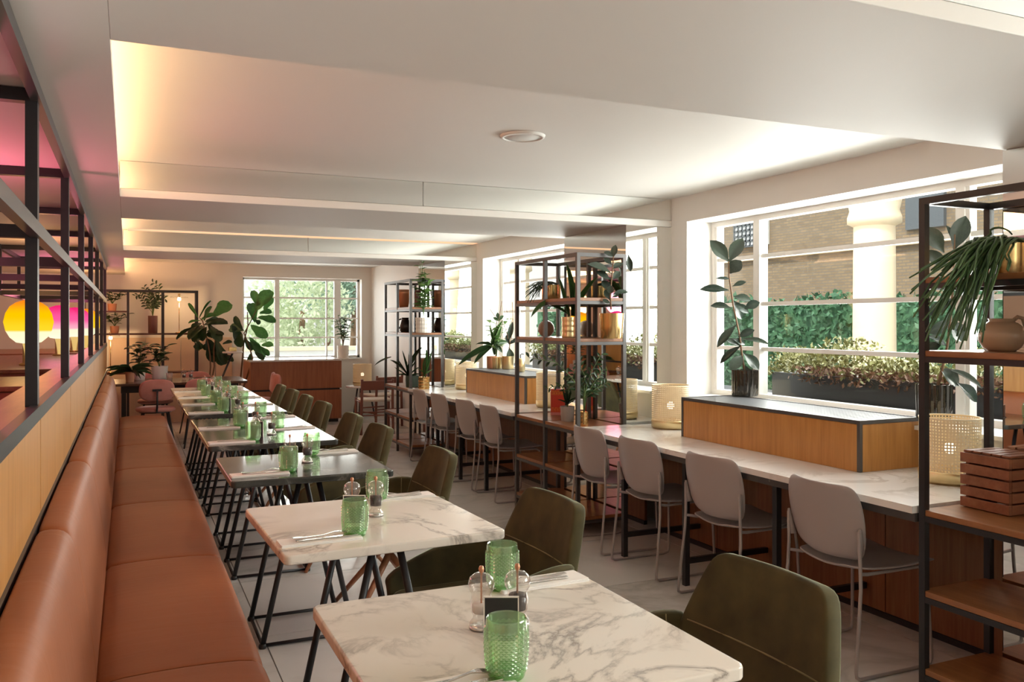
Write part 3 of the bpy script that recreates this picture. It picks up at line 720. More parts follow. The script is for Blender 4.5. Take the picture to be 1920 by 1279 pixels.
def bush(t, key, base_, height, spread, n, size, wr=.45, stems=4, stem_mat='stem_green', up=.4, sr=.004):
    base_ = Vector(base_)
    per = max(1, n // stems)
    for s in range(stems):
        a = 2 * PI * s / stems + R.uniform(-.5, .5); lean = R.uniform(.3, 1) * spread; hh = height * R.uniform(.7, 1)
        pts = [base_ + Vector((math.cos(a) * lean * (q / 5) ** 1.5, math.sin(a) * lean * (q / 5) ** 1.5, hh * q / 5)) for q in range(6)]
        stem(t, pts, sr, stem_mat, sr * .6)
        for k in range(per):
            q = .25 + .75 * (k + .5) / per; f = q * 5; i0 = min(int(f), 4); p = pts[i0].lerp(pts[i0 + 1], f - i0)
            az = k * 2.4 + a + R.uniform(-.4, .4); d = Vector((math.cos(az), math.sin(az), up + R.uniform(-.35, .35)))
            L = size * R.uniform(.7, 1.1); leaf(t, key, p, d, L, L * wr, Vector((0, 0, 1)) + d * -.1)
def zz(t, key, base_, stems_px, zc, org, scl, size, n=16):
    for pts in stems_px:
        P = [Vector(base_)] + [at_d(org[0] + x / scl, org[1] + y / scl, zc + R.uniform(-.05, .05)) for x, y in pts]
        stem(t, P, .005, 'stem_green', .002)
        L = [(P[i + 1] - P[i]).length for i in range(len(P) - 1)]; tot = sum(L)
        for k in range(n):
            s = tot * (.30 + .70 * k / (n - 1)); i = 0
            while i < len(L) - 1 and s > L[i]: s -= L[i]; i += 1
            d0 = (P[i + 1] - P[i]).normalized(); p = P[i] + d0 * min(s, L[i])
            side = d0.cross(-CF).normalized() * (1 if k % 2 else -1); sz = size * R.uniform(.75, 1.1) * (1 - .25 * k / n)
            leaf(t, key, p, d0 * .75 + side + CF * R.uniform(-.4, .4), sz, sz * .42, -CF + Vector((0, 0, .6)))
def strands(t, top, n, tips, r=.004, material='leaf_cactus', spread=.06):
    for k in range(n):
        tip = Vector(tips(k)); a = top + Vector((R.uniform(-1, 1) * spread, R.uniform(-1, 1) * spread, 0))
        mid = a.lerp(tip, .35); mid.z = max(a.z, tip.z) + R.uniform(.02, .09); pts = []
        for q in range(9):
            s = q / 8; pts.append((1 - s) ** 2 * a + 2 * s * (1 - s) * mid + s * s * tip + Vector((R.uniform(-.006, .006), R.uniform(-.006, .006), 0)))
        MB().tube(pts, r, 5, r * .45).build('trailing_stem', material, t, True, world=True)

# rubber plants on the near box
O5, S5 = (1240, 300), 2.557
p = Vector((3.56, 4.32, .99)); zc = depth(p)
t = plant('tall rubber plant in fluted dark glass pot at the left of the near window', p, .082, .165, 'fluted_glass', 'fluted')
def pts_px(lst, zc, org, scl): return [at_d(org[0] + x / scl, org[1] + y / scl, zc) for x, y in lst]
stem(t, pts_px([(398, 1010), (390, 960), (375, 840), (345, 700), (325, 560), (322, 485)], zc, O5, S5), .007, 'stem_brown', .004)
pxleaves(t, 'rubber', zc, O5, S5, [(325, 490, 238, 385, .5), (325, 490, 388, 372, .5), (330, 545, 372, 482, 1.0), (325, 625, 186, 614, .3), (340, 606, 400, 582, .4), (335, 710, 243, 690), (345, 655, 428, 668), (338, 670, 404, 762, .55), (396, 712, 466, 680, .6),
    (360, 790, 264, 892, .3), (366, 850, 436, 812), (378, 892, 316, 856, .6), (345, 860, 405, 880, .6), (380, 860, 508, 872, .25), (386, 888, 284, 972, .28), (392, 925, 472, 1002, .5), (392, 935, 326, 1000, .6), (403, 985, 408, 1066, .85), (330, 570, 262, 566, .25), (350, 690, 420, 730, .5)])
O7, S7 = (1660, 260), 3.553
p = Vector((3.56, 2.93, .99)); zc = depth(p)
t = plant('rubber plant in fluted dark glass pot behind the nearest shelving', p, .082, .165, 'fluted_glass', 'fluted')
stem(t, [at_d(u, v, zc) for u, v in ((1757, 730), (1765, 700), (1776, 650), (1783, 590), (1788, 520), (1790, 440))], .008, 'stem_brown', .004)
pxleaves(t, 'rubber', zc, (0, 0), 1, [(1770, 474, 1737, 424, .55), (1788, 470, 1808, 404, .5), (1790, 460, 1781, 420, .3), (1775, 500, 1737, 470, .5), (1784, 560, 1738, 590, .4), (1783, 600, 1740, 625, .45), (1784, 600, 1808, 640, .7), (1776, 650, 1740, 628, .45),
    (1785, 540, 1830, 560, .45), (1762, 690, 1800, 722, .6), (1795, 718, 1838, 752, .5), (1772, 690, 1842, 722, .2), (1787, 500, 1812, 530, .5), (1770, 640, 1725, 664, .4)], dz=.25)

# nearest shelving: trailing cactus, jug, crate
p = at_x(1880, 500, 2.96); p.z = SZ[4]
t = plant('copper pot with long trailing green cactus on the nearest shelving', p, .078, .118, 'brass'); top = p + Vector((0, 0, .118)); zt = depth(p)
def tips(k):
    u = R.choice((R.uniform(1690, 1800), R.uniform(1740, 1850), R.uniform(1780, 1900))); v = R.uniform(500, 655) if u < 1860 else R.uniform(430, 520)
    return at_d(u, v, zt + (R.uniform(-.40, -.24) if v > 490 else R.uniform(-.2, .02)))
strands(t, top, 84, tips, .0062)
p = at_x(1878, 640, 2.97); p.z = SZ[3]
j = thing('stoneware_jug', 'round glossy beige stoneware jug on the nearest shelving', 'jug', p)
MB().lathe([(0, 0), (.045, 0), (.062, .012), (.078, .04), (.080, .065), (.070, .092), (.050, .108), (.042, .113), (.046, .122), (.040, .122), (.036, .112), (.03, .10), (0, .09)], 32).build('jug_body', 'beige_ceramic', j, True)
hd = [Vector((0, 0, .112)) + CR * .040, Vector((0, 0, .128)) + CR * .060, Vector((0, 0, .122)) + CR * .080, Vector((0, 0, .090)) + CR * .088, Vector((0, 0, .060)) + CR * .080]
MB().tube(hd, .008, 8).build('jug_handle', 'beige_ceramic', j, True)
cr = thing('slatted_crate', 'small slatted reddish wooden crate on the nearest shelving', 'crate', (3.055, 2.215, SZ[2]), -.04)
hx, hy = .085, .105
for k in range(5):
    z = .004 + k * .043
    for sx in (-1, 1): MB().box(sx * hx - .008, sx * hx + .008, -hy, hy, z, z + .036).build('slat', 'crate_wood', cr, bev=.002)
    for sy in (-1, 1): MB().box(-hx + .009, hx - .009, sy * hy - (.012 if sy > 0 else 0), sy * hy + (0 if sy > 0 else .012), z, z + .036).build('slat', 'crate_wood', cr, bev=.002)
for k in range(5): MB().box(-hx + .002, hx - .002, -hy + .004 + k * .041, -hy + .038 + k * .041, .213, .222).build('top_slat', 'crate_wood', cr, bev=.002)
for sx in (-1, 1):
    for sy in (-1, 1): MB().box(sx * (hx - .016) - .007, sx * (hx - .016) + .007, sy * (hy - .02) - .007, sy * (hy - .02) + .007, .003, .212).build('corner_post', 'crate_wood', cr)

# middle shelving
O8, S8 = (950, 440), 3.552
def onshelf(u, z, x=2.97): q = at_x(u, 600, x); q.z = z; return q
p = onshelf(1033, SZ[4]); t = plant('brass pot with trailing cactus on the top board of the middle shelving', p, .075, .118, 'brass'); zt = depth(p)
strands(t, p + Vector((0, 0, .118)), 34, lambda k: at_d(R.uniform(978, 1012), R.uniform(535, 572), zt - R.uniform(.22, .32)), .004, 'leaf_dark')
p = onshelf(1024, SZ[3], 3.0); s_ = thing('round_vase', 'round brown ceramic ball vase on the middle shelving', 'vase', p)
MB().lathe([(0, 0), (.03, .001), (.050, .016), (.064, .042), (.066, .066), (.058, .094), (.038, .116), (.014, .126), (.010, .122), (0, .11)], 32).build('vase_body', 'brown_ceramic', s_, True)
p = onshelf(1067, SZ[3], 2.94); t = plant('patterned brass pot with long strap leaves on the middle shelving', p, .054, .150, 'pale_brass', 'ribbed'); zc = depth(p)
pxleaves(t, 'strap', zc, O8, S8, [(430, 540, 425, 195, .12), (440, 540, 492, 240, .12), (455, 540, 560, 275, .12), (415, 540, 352, 290, .10), (400, 530, 265, 440, .12), (300, 445, 150, 515, .2), (400, 560, 430, 640, .25), (445, 540, 460, 330, .13)], dz=.25)
p = onshelf(1147, SZ[3], 3.02); t = plant('large polished brass pot with dark rubber plant on the middle shelving', p, .086, .172, 'brass', 'taper'); zc = depth(p)
stem(t, pts_px([(695, 500), (690, 400), (700, 280), (712, 140)], zc, O8, S8), .006, 'stem_brown', .004)
pxleaves(t, 'rubber', zc, O8, S8, [(712, 150, 720, 70, .6), (715, 150, 650, 110, .5), (700, 200, 650, 150, .6), (700, 260, 545, 185, .4), (700, 230, 780, 180, .5), (690, 300, 600, 240, .5), (705, 300, 760, 240, .6), (690, 380, 640, 300, .6), (690, 400, 690, 340, .8), (700, 400, 820, 370, .35), (690, 440, 660, 360, .6), (700, 420, 750, 390, .5), (810, 130, 828, 245, .4), (690, 460, 640, 430, .5)])
p = onshelf(1064, SZ[2] , 2.93); t = plant('small grey concrete pot with spiky succulent on the middle shelving', p, .054, .108, 'concrete', 'taper'); zc = depth(p)
pxleaves(t, 'strapdark', zc, O8, S8, [(405, 1130, 350, 1090, .16), (405, 1130, 372, 1040, .16), (405, 1130, 400, 1030, .16), (405, 1130, 430, 1035, .16), (405, 1130, 455, 1075, .16), (405, 1130, 420, 1060, .18), (405, 1130, 385, 1070, .18), (405, 1130, 440, 1110, .18)])
zz(t, 'dark', p + Vector((0, 0, .10)), [[(400, 1060), (360, 1000), (272, 1025)], [(410, 1060), (420, 990), (400, 950)]], zc, O8, S8, .045, 10)
p = onshelf(1095, SZ[2], 2.90); t = plant('small patterned gold pot with tall glossy zamioculcas on the middle shelving', p, .030, .098, 'brass', 'ribbed'); zc = depth(p)
zz(t, 'dark', p + Vector((0, 0, .095)), [[(510, 1080), (440, 960), (330, 850), (150, 820)], [(520, 1060), (560, 920), (630, 800)], [(530, 1080), (590, 1030), (665, 990)], [(515, 1060), (520, 940), (480, 850)], [(520, 1080), (600, 960), (640, 900)], [(510, 1060), (470, 980), (440, 900)]], zc, O8, S8, .062, 16)
bk = thing('red_box', 'upright red printed book leaning on the middle shelving behind the concrete pot', 'book', onshelf(1046, SZ[2], 3.04), -.55)
bc = MB().box(-.055, .055, -.012, .012, .001, .205).build('book_cover', 'red_cover', bk, bev=.002)
MB().box(-.0545, .0545, -.0128, -.0119, .002, .024).build('printed_band', 'pink_print', bc)
for z0_, z1_, n_ in ((.158, .192, 9), (.030, .062, 7)):
    lt_ = MB()
    for k in range(n_):
        x_ = -.046 + .092 * (k + .1) / n_; lt_.box(x_, x_ + .0035, -.0128, -.0119, z0_, z1_)
        if k % 2: lt_.box(x_ + .0035, x_ + .008, -.0128, -.0119, z0_ + .012, z0_ + .017)
        else: lt_.box(x_ + .0035, x_ + .008, -.0128, -.0119, z1_ - .005, z1_)
    lt_.build('lettering', 'lettering', bc)
# far counter box: brass pots
O9, S9 = (700, 440), 4.264
p = at_x(922, 690, 3.36); p.z = .99; t = plant('brass pot with broad strap leaves on the far oak box', p, .052, .125, 'copper'); zc = depth(p)
pxleaves(t, 'strapdark', zc, O9, S9, [(945, 900, 800, 1008, .22), (945, 895, 690, 998, .18), (945, 890, 830, 850, .2), (950, 890, 985, 740, .18), (960, 890, 1090, 840, .3), (955, 890, 975, 960, .4), (960, 880, 1040, 930, .4), (950, 890, 900, 850, .3)])
pxleaves(t, 'strap', zc, O9, S9, [(960, 880, 985, 700, .16), (965, 880, 1030, 730, .16), (960, 880, 940, 740, .16), (962, 880, 1010, 680, .14)])
stem(t, pts_px([(960, 890), (1000, 700), (1028, 530)], zc, O9, S9), .003, 'stem_brown'); stem(t, pts_px([(960, 890), (990, 680), (932, 595)], zc, O9, S9), .003, 'stem_brown')
pxleaves(t, 'dark', zc, O9, S9, [(1000, 690, 960, 660, .5), (1000, 690, 1040, 640, .5), (1000, 680, 990, 620, .5)])
p = at_x(952, 690, 3.47); p.z = .99; t = plant('cream pot with dark rubber plant beside the middle shelving on the far oak box', p, .06, .13, 'pale_brass'); zc = depth(p)
pxleaves(t, 'rubber', zc, O9, S9, [(1085, 900, 1100, 1020, .55), (1085, 880, 1120, 840, .4), (1085, 880, 1060, 800, .4), (1085, 880, 1180, 820, .35), (1085, 850, 1110, 700, .3)])
stem(t, pts_px([(1085, 920), (1095, 760), (1060, 575)], zc, O9, S9), .003); stem(t, pts_px([(1085, 920), (1120, 720), (1110, 540)], zc, O9, S9), .003)
bush(t, 'mid', p + Vector((0, 0, .3)), .22, .08, 16, .035, .4, 3, 'stem_brown')
p = at_x(976, 690, 3.40); p.z = .99; s_ = thing('brass_dispenser', 'brass pump bottle on the far oak box', 'bottle', p)
MB().lathe([(0, 0), (.040, 0), (.042, .006), (.042, .115), (.036, .124), (.012, .128), (0, .128)], 24).build('bottle_body', 'pale_brass', s_, True)
MB().tube([(0, 0, .125), (0, 0, .16), (.012, 0, .168), (.035, 0, .165)], .005, 8).build('pump', 'black_steel', s_, True)
# far counter plant at the far end of its box
p = Vector((3.40, 7.95, .99)); t = plant('gold pot with pale leafy plant at the far end of the far oak box', p, .062, .115, 'pale_brass'); bush(t, 'fresh', p + Vector((0, 0, .10)), .42, .16, 36, .10, .5, 5)

# farthest shelving
p = onshelf(794, SZ[3], 2.93); t = plant('white ribbed pot with bushy green plant on the farthest shelving', p, .085, .165, 'white_ceramic', 'ribbed'); zc = depth(p)
bush(t, 'fresh', p + Vector((0, 0, .15)), .50, .10, 60, .11, .75, 6); bush(t, 'mid', p + Vector((0, 0, .15)), .70, .05, 24, .09, .5, 4)
p = onshelf(760, SZ[3], 2.97); s_ = thing('black_pitcher', 'glossy black pitcher on the farthest shelving', 'jug', p)
MB().lathe([(0, 0), (.05, 0), (.066, .02), (.066, .08), (.05, .13), (.04, .15), (.044, .17), (.038, .17), (0, .12)], 24).build('jug_body', 'dark_ceramic', s_, True)
MB().tube([CR * -.045 + Vector((0, 0, .155)), CR * -.09 + Vector((0, 0, .14)), CR * -.095 + Vector((0, 0, .08)), CR * -.064 + Vector((0, 0, .04))], .009, 8).build('jug_handle', 'dark_ceramic', s_, True)
p = onshelf(757, SZ[4], 2.97); s_ = thing('copper_vase', 'tapered copper pink vase on the top board of the farthest shelving', 'vase', p)
MB().lathe([(0, 0), (.05, 0), (.06, .05), (.085, .17), (.09, .22), (.083, .22), (.055, .06), (0, .03)], 24).build('vase_body', 'copper', s_, True)
p = onshelf(783, SZ[4], 3.0); s_ = thing('dark_vase', 'tall dark cylindrical vase on the top board of the farthest shelving', 'vase', p)
MB().lathe([(0, 0), (.036, 0), (.04, .01), (.04, .17), (.03, .20), (.026, .20), (.026, .1), (0, .1)], 20).build('vase_body', 'maroon_pot', s_, True)
p = onshelf(773, SZ[2], 2.90); t = plant('dark green pot with dark spiky plant at counter height of the farthest shelving', p, .075, .13, 'green_ceramic'); zc = depth(p)
O3, S3 = (660, 420), 3.12
pxleaves(t, 'strapdark', zc, O3, S3, [(330, 890, 270, 790, .08), (330, 890, 255, 840, .08), (330, 890, 300, 740, .08), (330, 890, 340, 770, .08), (335, 890, 390, 830, .10), (330, 890, 220, 770, .05), (330, 890, 360, 800, .08), (340, 890, 400, 870, .12), (330, 890, 265, 870, .1), (330, 890, 315, 800, .08), (330, 890, 350, 840, .1), (330, 890, 290, 830, .1), (230, 780, 120, 815, .03), (330, 890, 375, 700, .06)])
p = onshelf(795, SZ[2], 2.89); t = plant('gold pot with arching green leaves at counter height of the farthest shelving', p, .060, .14, 'brass', 'ribbed'); zc = depth(p)
pxleaves(t, 'strap', zc, O3, S3, [(425, 880, 385, 840, .14), (425, 880, 400, 930, .14), (425, 880, 470, 850, .14), (425, 880, 455, 790, .12), (425, 880, 420, 780, .12), (425, 880, 470, 750, .1), (425, 880, 395, 880, .14), (425, 880, 450, 930, .15), (425, 870, 440, 720, .1)])

# ------------------------------------------------------------------ end of the room
ec = thing('end_counter', 'reddish wooden counter with stone top under the end window', 'counter', (2.2, 12.9, 0))
def B(name, mt, *a, **k): return MB().box(*a).build(name, mt, ec, world=True, **k)
B('counter_top', 'counter_marble', 1.56, 2.89, 12.48, 13.36, .90, .925)
B('upper_panel', 'red_wood', 1.58, 2.87, 12.50, 13.37, .50, .898); B('shadow_gap', 'black_steel', 1.60, 2.85, 12.53, 13.36, .475, .50); B('lower_panel', 'red_wood', 1.58, 2.87, 12.50, 13.37, .05, .475); B('plinth', 'black_steel', 1.62, 2.83, 12.54, 13.34, 0, .05)
p = at_y(643, 672, 12.75); p.z = .925; zc = depth(p); t = plant('white ribbed pot with small leafy tree on the end counter', p, .085, .19, 'white_ceramic', 'ribbed')
bush(t, 'mid', p + Vector((0, 0, .17)), .55, .17, 80, .105, .6, 6, 'stem_brown', .3, .006)
# end shelving
es = thing('end_shelving', 'dark steel open shelving against the end wall', 'shelf', (.3, 13.1, 0))
px_ = [-.55, .0, .45, .90]; zt_ = 1.885
for x in px_:
    for y in (12.98, 13.20): MB().box(x - .016, x + .016, y - .016, y + .016, 0, zt_).build('post', 'black_steel', es, world=True)
for y in (12.98, 13.20):
    MB().box(px_[0], px_[-1] + .016, y - .015, y + .015, zt_, zt_ + .03).build('top_rail', 'black_steel', es, world=True)
for k in range(3):
    MB().box(px_[k] + .017, px_[k + 1] - .017, 12.965, 13.215, 1.285, 1.31).build('shelf_board', 'dark_wood', es, world=True)
MB().box(px_[0] + .017, px_[1] - .017, 12.965, 13.215, 1.60, 1.62).build('shelf_board', 'dark_wood', es, world=True)
for k in range(3): MB().box(px_[k] + .017, px_[k + 1] - .017, 12.965, 13.215, .74, .765).build('shelf_board', 'dark_wood', es, world=True)
MB().bar((.44, 13.0, 1.02), (.27, 13.0, .90), .02, .02).build('diagonal_brace', 'black_steel', es, world=True)
O2, S2 = (200, 500), 6.396
p = Vector((at_y(286.5, 620, 13.08).x, 13.08, 1.31)); t = plant('tall dark maroon vase with zamioculcas on the end shelving', p, .062, .245, 'maroon_pot', 'fluted'); zc = depth(p)
zz(t, 'dark', p + Vector((0, 0, .23)), [[(540, 540), (480, 470), (400, 330), (345, 350)], [(550, 520), (510, 380), (450, 250)], [(560, 520), (600, 440), (650, 370), (700, 385)], [(570, 500), (640, 300), (620, 230), (555, 190)], [(545, 520), (520, 400), (530, 280)], [(555, 520), (590, 400), (570, 330)]], zc, O2, S2, .085, 16)
for k, (x, z, lb) in enumerate(((-.20, 1.62, 'upper'), (-.17, 1.31, 'lower'))):
    p = Vector((x, 13.06, z)); t = plant('terracotta pot with dark trailing leaves on the %s left board of the end shelving' % lb, p, .06, .10, 'terracotta', 'taper'); bush(t, 'dark', p + Vector((0, 0, .09)), .20, .24, 44, .10, .5, 7)
for x, z, lb in ((at_y(336, 600, 13.04).x, 1.31, 'right'), (-.22, .765, 'lower left')):
    l = thing('disc_lamp', 'slim brass lamp with glowing glass disc on the %s of the end shelving' % lb, 'lamp', (x, 13.05, z), 0, 'disc lamps')
    MB().lathe([(0, 0), (.05, 0), (.05, .01), (0, .012)], 20).build('lamp_base', 'brass', l, True); MB().tube([(0, 0, .01), (0, 0, .55)], .005, 8).build('pole', 'brass', l, True)
    MB().lathe([(.01, .50), (.12, .505), (.121, .515), (.01, .52)], 28).build('disc_shade', 'clear_glass', l, True)
    MB().lathe([(0, .455), (.022, .462), (.026, .485), (.018, .50), (0, .502)], 14).build('bulb', 'bulb', l, True); MB().lathe([(.016, .52), (.016, .56), (.0, .562)], 12).build('lamp_cap', 'pale_brass', l, True)
    pl = bpy.data.lights.new('lamp_glow', 'POINT'); pl.energy = 7; pl.color = (1, .62, .30); pl.shadow_soft_size = .05; po = bpy.data.objects.new('lamp_glow', pl); C.objects.link(po); po.parent = l; po.location = (0, -.06, .44)
# fiddle leaf figs
def fig(label, base_, potr, specs_f, specs_d, trunk, org, scl, dz):
    t = plant(label, base_, potr, .34, 'terracotta', 'taper'); zc = depth(base_)
    for tr in trunk: stem(t, [base_ + Vector((0, 0, .3))] + pts_px(tr, zc, org, scl), .013, 'stem_brown', .007)
    pxleaves(t, 'fig', zc, org, scl, specs_f, .55, dz); pxleaves(t, 'figdark', zc, org, scl, specs_d, .6, dz)
p = at_y(388, 700, 12.35); p.z = 0
fig('large fiddle leaf fig with dark drooping leaves left of the end window', p, .16,
    [(1130, 640, 1300, 560, .4), (1280, 600, 1450, 420, .75), (1170, 650, 1245, 480, .4), (1220, 560, 1245, 500, .6), (1100, 620, 980, 430, .2), (1110, 620, 1215, 395, .12), (1140, 650, 970, 660, .2)],
    [(1170, 700, 1430, 640, .45), (1180, 720, 970, 830, .7), (1200, 720, 1130, 880, .7), (1230, 720, 1380, 870, .6), (1200, 860, 1310, 1140, .65), (1310, 880, 1440, 1150, .4), (1100, 900, 1060, 1010, .8), (1320, 1000, 1390, 1180, .6), (1120, 700, 840, 830, .12), (1390, 930, 1490, 890, .6), (1220, 690, 1290, 800, .7), (1260, 740, 1220, 860, .7), (1180, 750, 1040, 760, .5), (1400, 1050, 1520, 1120, .5), (1150, 700, 1040, 900, .6), (1200, 780, 1330, 760, .5), (1240, 880, 1170, 1020, .7), (1300, 950, 1250, 1080, .6), (1180, 660, 1330, 620, .5), (1140, 680, 1010, 740, .6), (1270, 800, 1400, 800, .5), (1080, 880, 1130, 990, .7)],
    [[(1245, 1200), (1240, 1050), (1200, 850), (1150, 650), (1120, 620)], [(1290, 1200), (1285, 1000), (1300, 880), (1250, 730)]], O2, S2, .3)
O4, S4 = (420, 500), 3.997
p = at_y(470, 700, 12.75); p.x = 1.44; p.z = 0
fig('bright fiddle leaf fig with upright leaves in front of the end window', p, .10,
    [(240, 330, 345, 180, .7), (250, 300, 215, 175, .45), (255, 380, 385, 400, .5), (230, 420, 190, 260, .5), (200, 440, 325, 520, .55), (280, 590, 365, 580, .6), (190, 530, 260, 640, .5), (200, 560, 300, 680, .5), (230, 300, 270, 260, .8), (270, 600, 340, 660, .5), (300, 330, 355, 230, .6), (265, 350, 350, 330, .6)],
    [(140, 470, 85, 380, .5), (150, 480, 20, 450, .55), (130, 500, 110, 600, .8), (150, 540, 215, 620, .5), (230, 400, 270, 425, .8), (200, 650, 185, 720, .6), (230, 640, 300, 690, .5), (60, 440, 120, 560, .6)],
    [[(215, 690), (190, 600), (150, 500), (190, 430), (240, 330)], [(150, 560), (180, 440), (175, 340)]], O4, S4, .3)
st = thing('side_table', 'small white topped stand with slanted dark leg beside the end counter', 'side table', Vector((at_y(436, 660, 12.2).x, 12.2, 0)))
MB().lathe([(0, 1.04), (.13, 1.04), (.135, 1.05), (.13, 1.065), (0, 1.065)], 28).build('table_top', 'white_ceramic', st, True)
MB().tube([(0, 0, 1.04), (-.20, 0, .55), (-.25, 0, .02)], .014, 8).build('leg', 'black_steel', st, True); MB().lathe([(0, 0), (.12, 0), (.12, .012), (0, .02)], 24, (-.25, 0, 0)).build('foot', 'black_steel', st, True)
MB().box(-.05, .05, -.03, .03, 1.066, 1.12).build('brass_box', 'brass', st, bev=.004)

# long dark table with pink chairs
lt = thing('long_table', 'long dark wooden dining table at the end of the room', 'table', (.575, 11.2, 0))
MB().prism(round_rect(.75, .48, .06), .725, .755, 'z').build('table_top', 'dark_wood', lt, bev=.004)
MB().box(-.65, .65, -.36, .36, .64, .724).build('apron', 'black_steel', lt)
for sx in (-1, 1):
    for sy in (-1, 1): MB().box(sx * .62 - .025, sx * .62 + .025, sy * .34 - .025, sy * .34 + .025, 0, .64).build('leg', 'black_steel', lt)
pc = thing('pink_chair', 'x', 'chair', (0, 0, 0), 0, 'pink upholstered chairs')
def pad(rx, rz, th, n=24):
    P = [];
    for k, (s, d) in enumerate(((.0, -.5), (.86, -.5), (.97, -.3), (1, 0), (.97, .3), (.86, .5), (0, .5))):
        P.append([(rx * s * (abs(math.cos(a)) ** .7) * math.copysign(1, math.cos(a)), d * th, rz * s * (abs(math.sin(a)) ** .7) * math.copysign(1, math.sin(a))) for a in [2 * PI * j / n for j in range(n + 1)]])
    return MB().grid(P)
b = pad(.19, .125, .045); b.v = [(x, y_ - .20 - (z) * .12, z + .685) for x, y_, z in b.v]; b.build('backrest', 'pink_velvet', pc, True)
b = pad(.215, .20, .05); b.v = [(x, z, y_ + .455) for x, y_, z in b.v]; b.build('seat', 'pink_velvet', pc, True)
MB().tube([(0, -.18, .43), (0, -.245, .50), (0, -.245, .69)], .011, 8).build('back_stem', 'black_steel', pc, True); MB().box(-.05, .05, -.245, -.222, .675, .70).build('bracket', 'black_steel', pc)
for sx in (-1, 1):
    for sy in (-1, 1): MB().tube([(sx * .13, sy * .13, .43), (sx * .20, sy * .21, 0)], .009, 8).build('leg', 'black_steel', pc, True)
MB().tube([(.17 * math.cos(a), .17 * math.sin(a), .425) for a in [2 * PI * k / 16 for k in range(17)]], .008, 6).build('seat_ring', 'black_steel', pc, True)
first = True
for loc, rz, lb in (((.29, 10.72, 0), .05, 'at the near side of the long table, left one'), ((.80, 10.72, 0), -.05, 'at the near side of the long table, right one'), ((.32, 11.82, 0), PI, 'at the far side of the long table, left one'), ((.84, 11.82, 0), PI + .1, 'at the far side of the long table, right one'), ((1.50, 11.02, 0), PI / 2 + .1, 'at the right end of the long table, nearer one'), ((1.52, 11.46, 0), PI / 2 - .1, 'at the right end of the long table, farther one')):
    lb = 'pink velvet chair ' + lb
    if first: pc.location = loc; pc.rotation_euler = (0, 0, rz); pc['label'] = lb; first = False
    else: copy_tree(pc, loc, rz, lb)
# things on the long table
for x, y_, lb, sz in ((.02, 11.05, 'small terracotta pot with drooping spiky plant on the long table', 0), (.13, 11.42, 'pale pot with dark leafy plant at the left of the long table', 1), (.36, 11.52, 'cream pot with glossy dark leaves in the middle of the long table', 2)):
    p = Vector((x, y_, .755)); t = plant(lb, p, (.05, .07, .10)[sz], (.12, .13, .16)[sz], ('terracotta', 'white_ceramic', 'white_ceramic')[sz], 'taper')
    if sz == 0:
        for k in range(14):
            a = k * 2.4; d = Vector((math.cos(a), math.sin(a), R.uniform(.0, .9))); leaf(t, 'strapdark', p + Vector((0, 0, .11)), d, .26, .03, Vector((0, 0, 1)))
    else: bush(t, 'dark', p + Vector((0, 0, .12)), .34, .22, 40, .14, .55, 6)
for x, y_, nm in ((.62, 11.10, 'left'), (.70, 11.12, 'right')):
    g = thing('mill', 'clear pepper mill on the long dark table, %s of the pair' % nm, 'mill', (x, y_, .755), 0, 'mills on the long table'); put('mill_body', mill_body, g); put('peppercorns', mill_pep, g); put('turning_rod', mill_rod, g)
g = thing('clear_tumbler', 'clear drinking glass on the long dark table', 'glass', (.45, 11.0, .755)); MB().lathe([(0, 0), (.034, 0), (.038, .10), (.035, .10), (.031, .008), (0, .008)], 24).build('glass_wall', 'clear_glass', g, True)

# maroon rope-seat chairs and cane lamp by the end counter
wc = thing('rope_chair', 'x', 'chair', (0, 0, 0), 0, 'maroon wooden chairs')
for sx in (-1, 1):
    MB().tube([(sx * .21, -.20, 0), (sx * .20, -.20, .45), (sx * .20, -.22, .72)], .018, 8).build('back_leg', 'maroon_wood', wc, True)
    MB().tube([(sx * .22, .20, 0), (sx * .22, .20, .46)], .018, 8).build('front_leg', 'maroon_wood', wc, True)
    for z in (.20, .42): MB().tube([(sx * .21, -.20, z), (sx * .22, .20, z)], .010, 6).build('stretcher', 'maroon_wood', wc, True)
for y_ in (-.20, .20): MB().tube([(-.21, y_, .25), (.21, y_, .25)], .010, 6).build('stretcher', 'maroon_wood', wc, True)
MB().box(-.205, .205, -.19, .20, .425, .455).build('seat', 'rope', wc, bev=.012); MB().box(-.20, .20, -.235, -.21, .58, .70).build('backrest', 'maroon_wood', wc, bev=.006)
wc.location = (2.98, 11.05, 0); wc.rotation_euler = (0, 0, -.1); wc['label'] = 'maroon wooden chair with pale rope seat, nearer one beside the farthest shelving'
copy_tree(wc, (3.27, 11.75, 0), .25, 'maroon wooden chair with pale rope seat, farther one beside the end counter')
rt = thing('low_table', 'small round table carrying a cane lamp right of the end counter', 'table', (3.17, 12.45, 0))
MB().lathe([(0, .50), (.24, .50), (.245, .51), (.24, .525), (0, .525)], 28).build('table_top', 'counter_marble', rt, True)
for k in range(3): a = k * 2.1; MB().tube([(.1 * math.cos(a), .1 * math.sin(a), .5), (.2 * math.cos(a), .2 * math.sin(a), 0)], .012, 8).build('leg', 'black_steel', rt, True)
cane_lamp((3.17, 12.45, .525), 'cane lamp on the small round table right of the end counter', 1.1)

# ------------------------------------------------------------------ ceiling speaker
p = at_z(980, 254, TRAY); sp = thing('ceiling_speaker', 'round white speaker grille set in the ceiling', 'speaker', (p.x, p.y, TRAY))
MB().lathe([(0, -.010), (.088, -.010), (.09, -.008)], 40).build('grille', 'speaker_white', sp, True); MB().lathe([(.09, -.004), (.09, -.014), (.103, -.012), (.108, -.001)], 40).build('bezel', 'white_paint', sp, True)

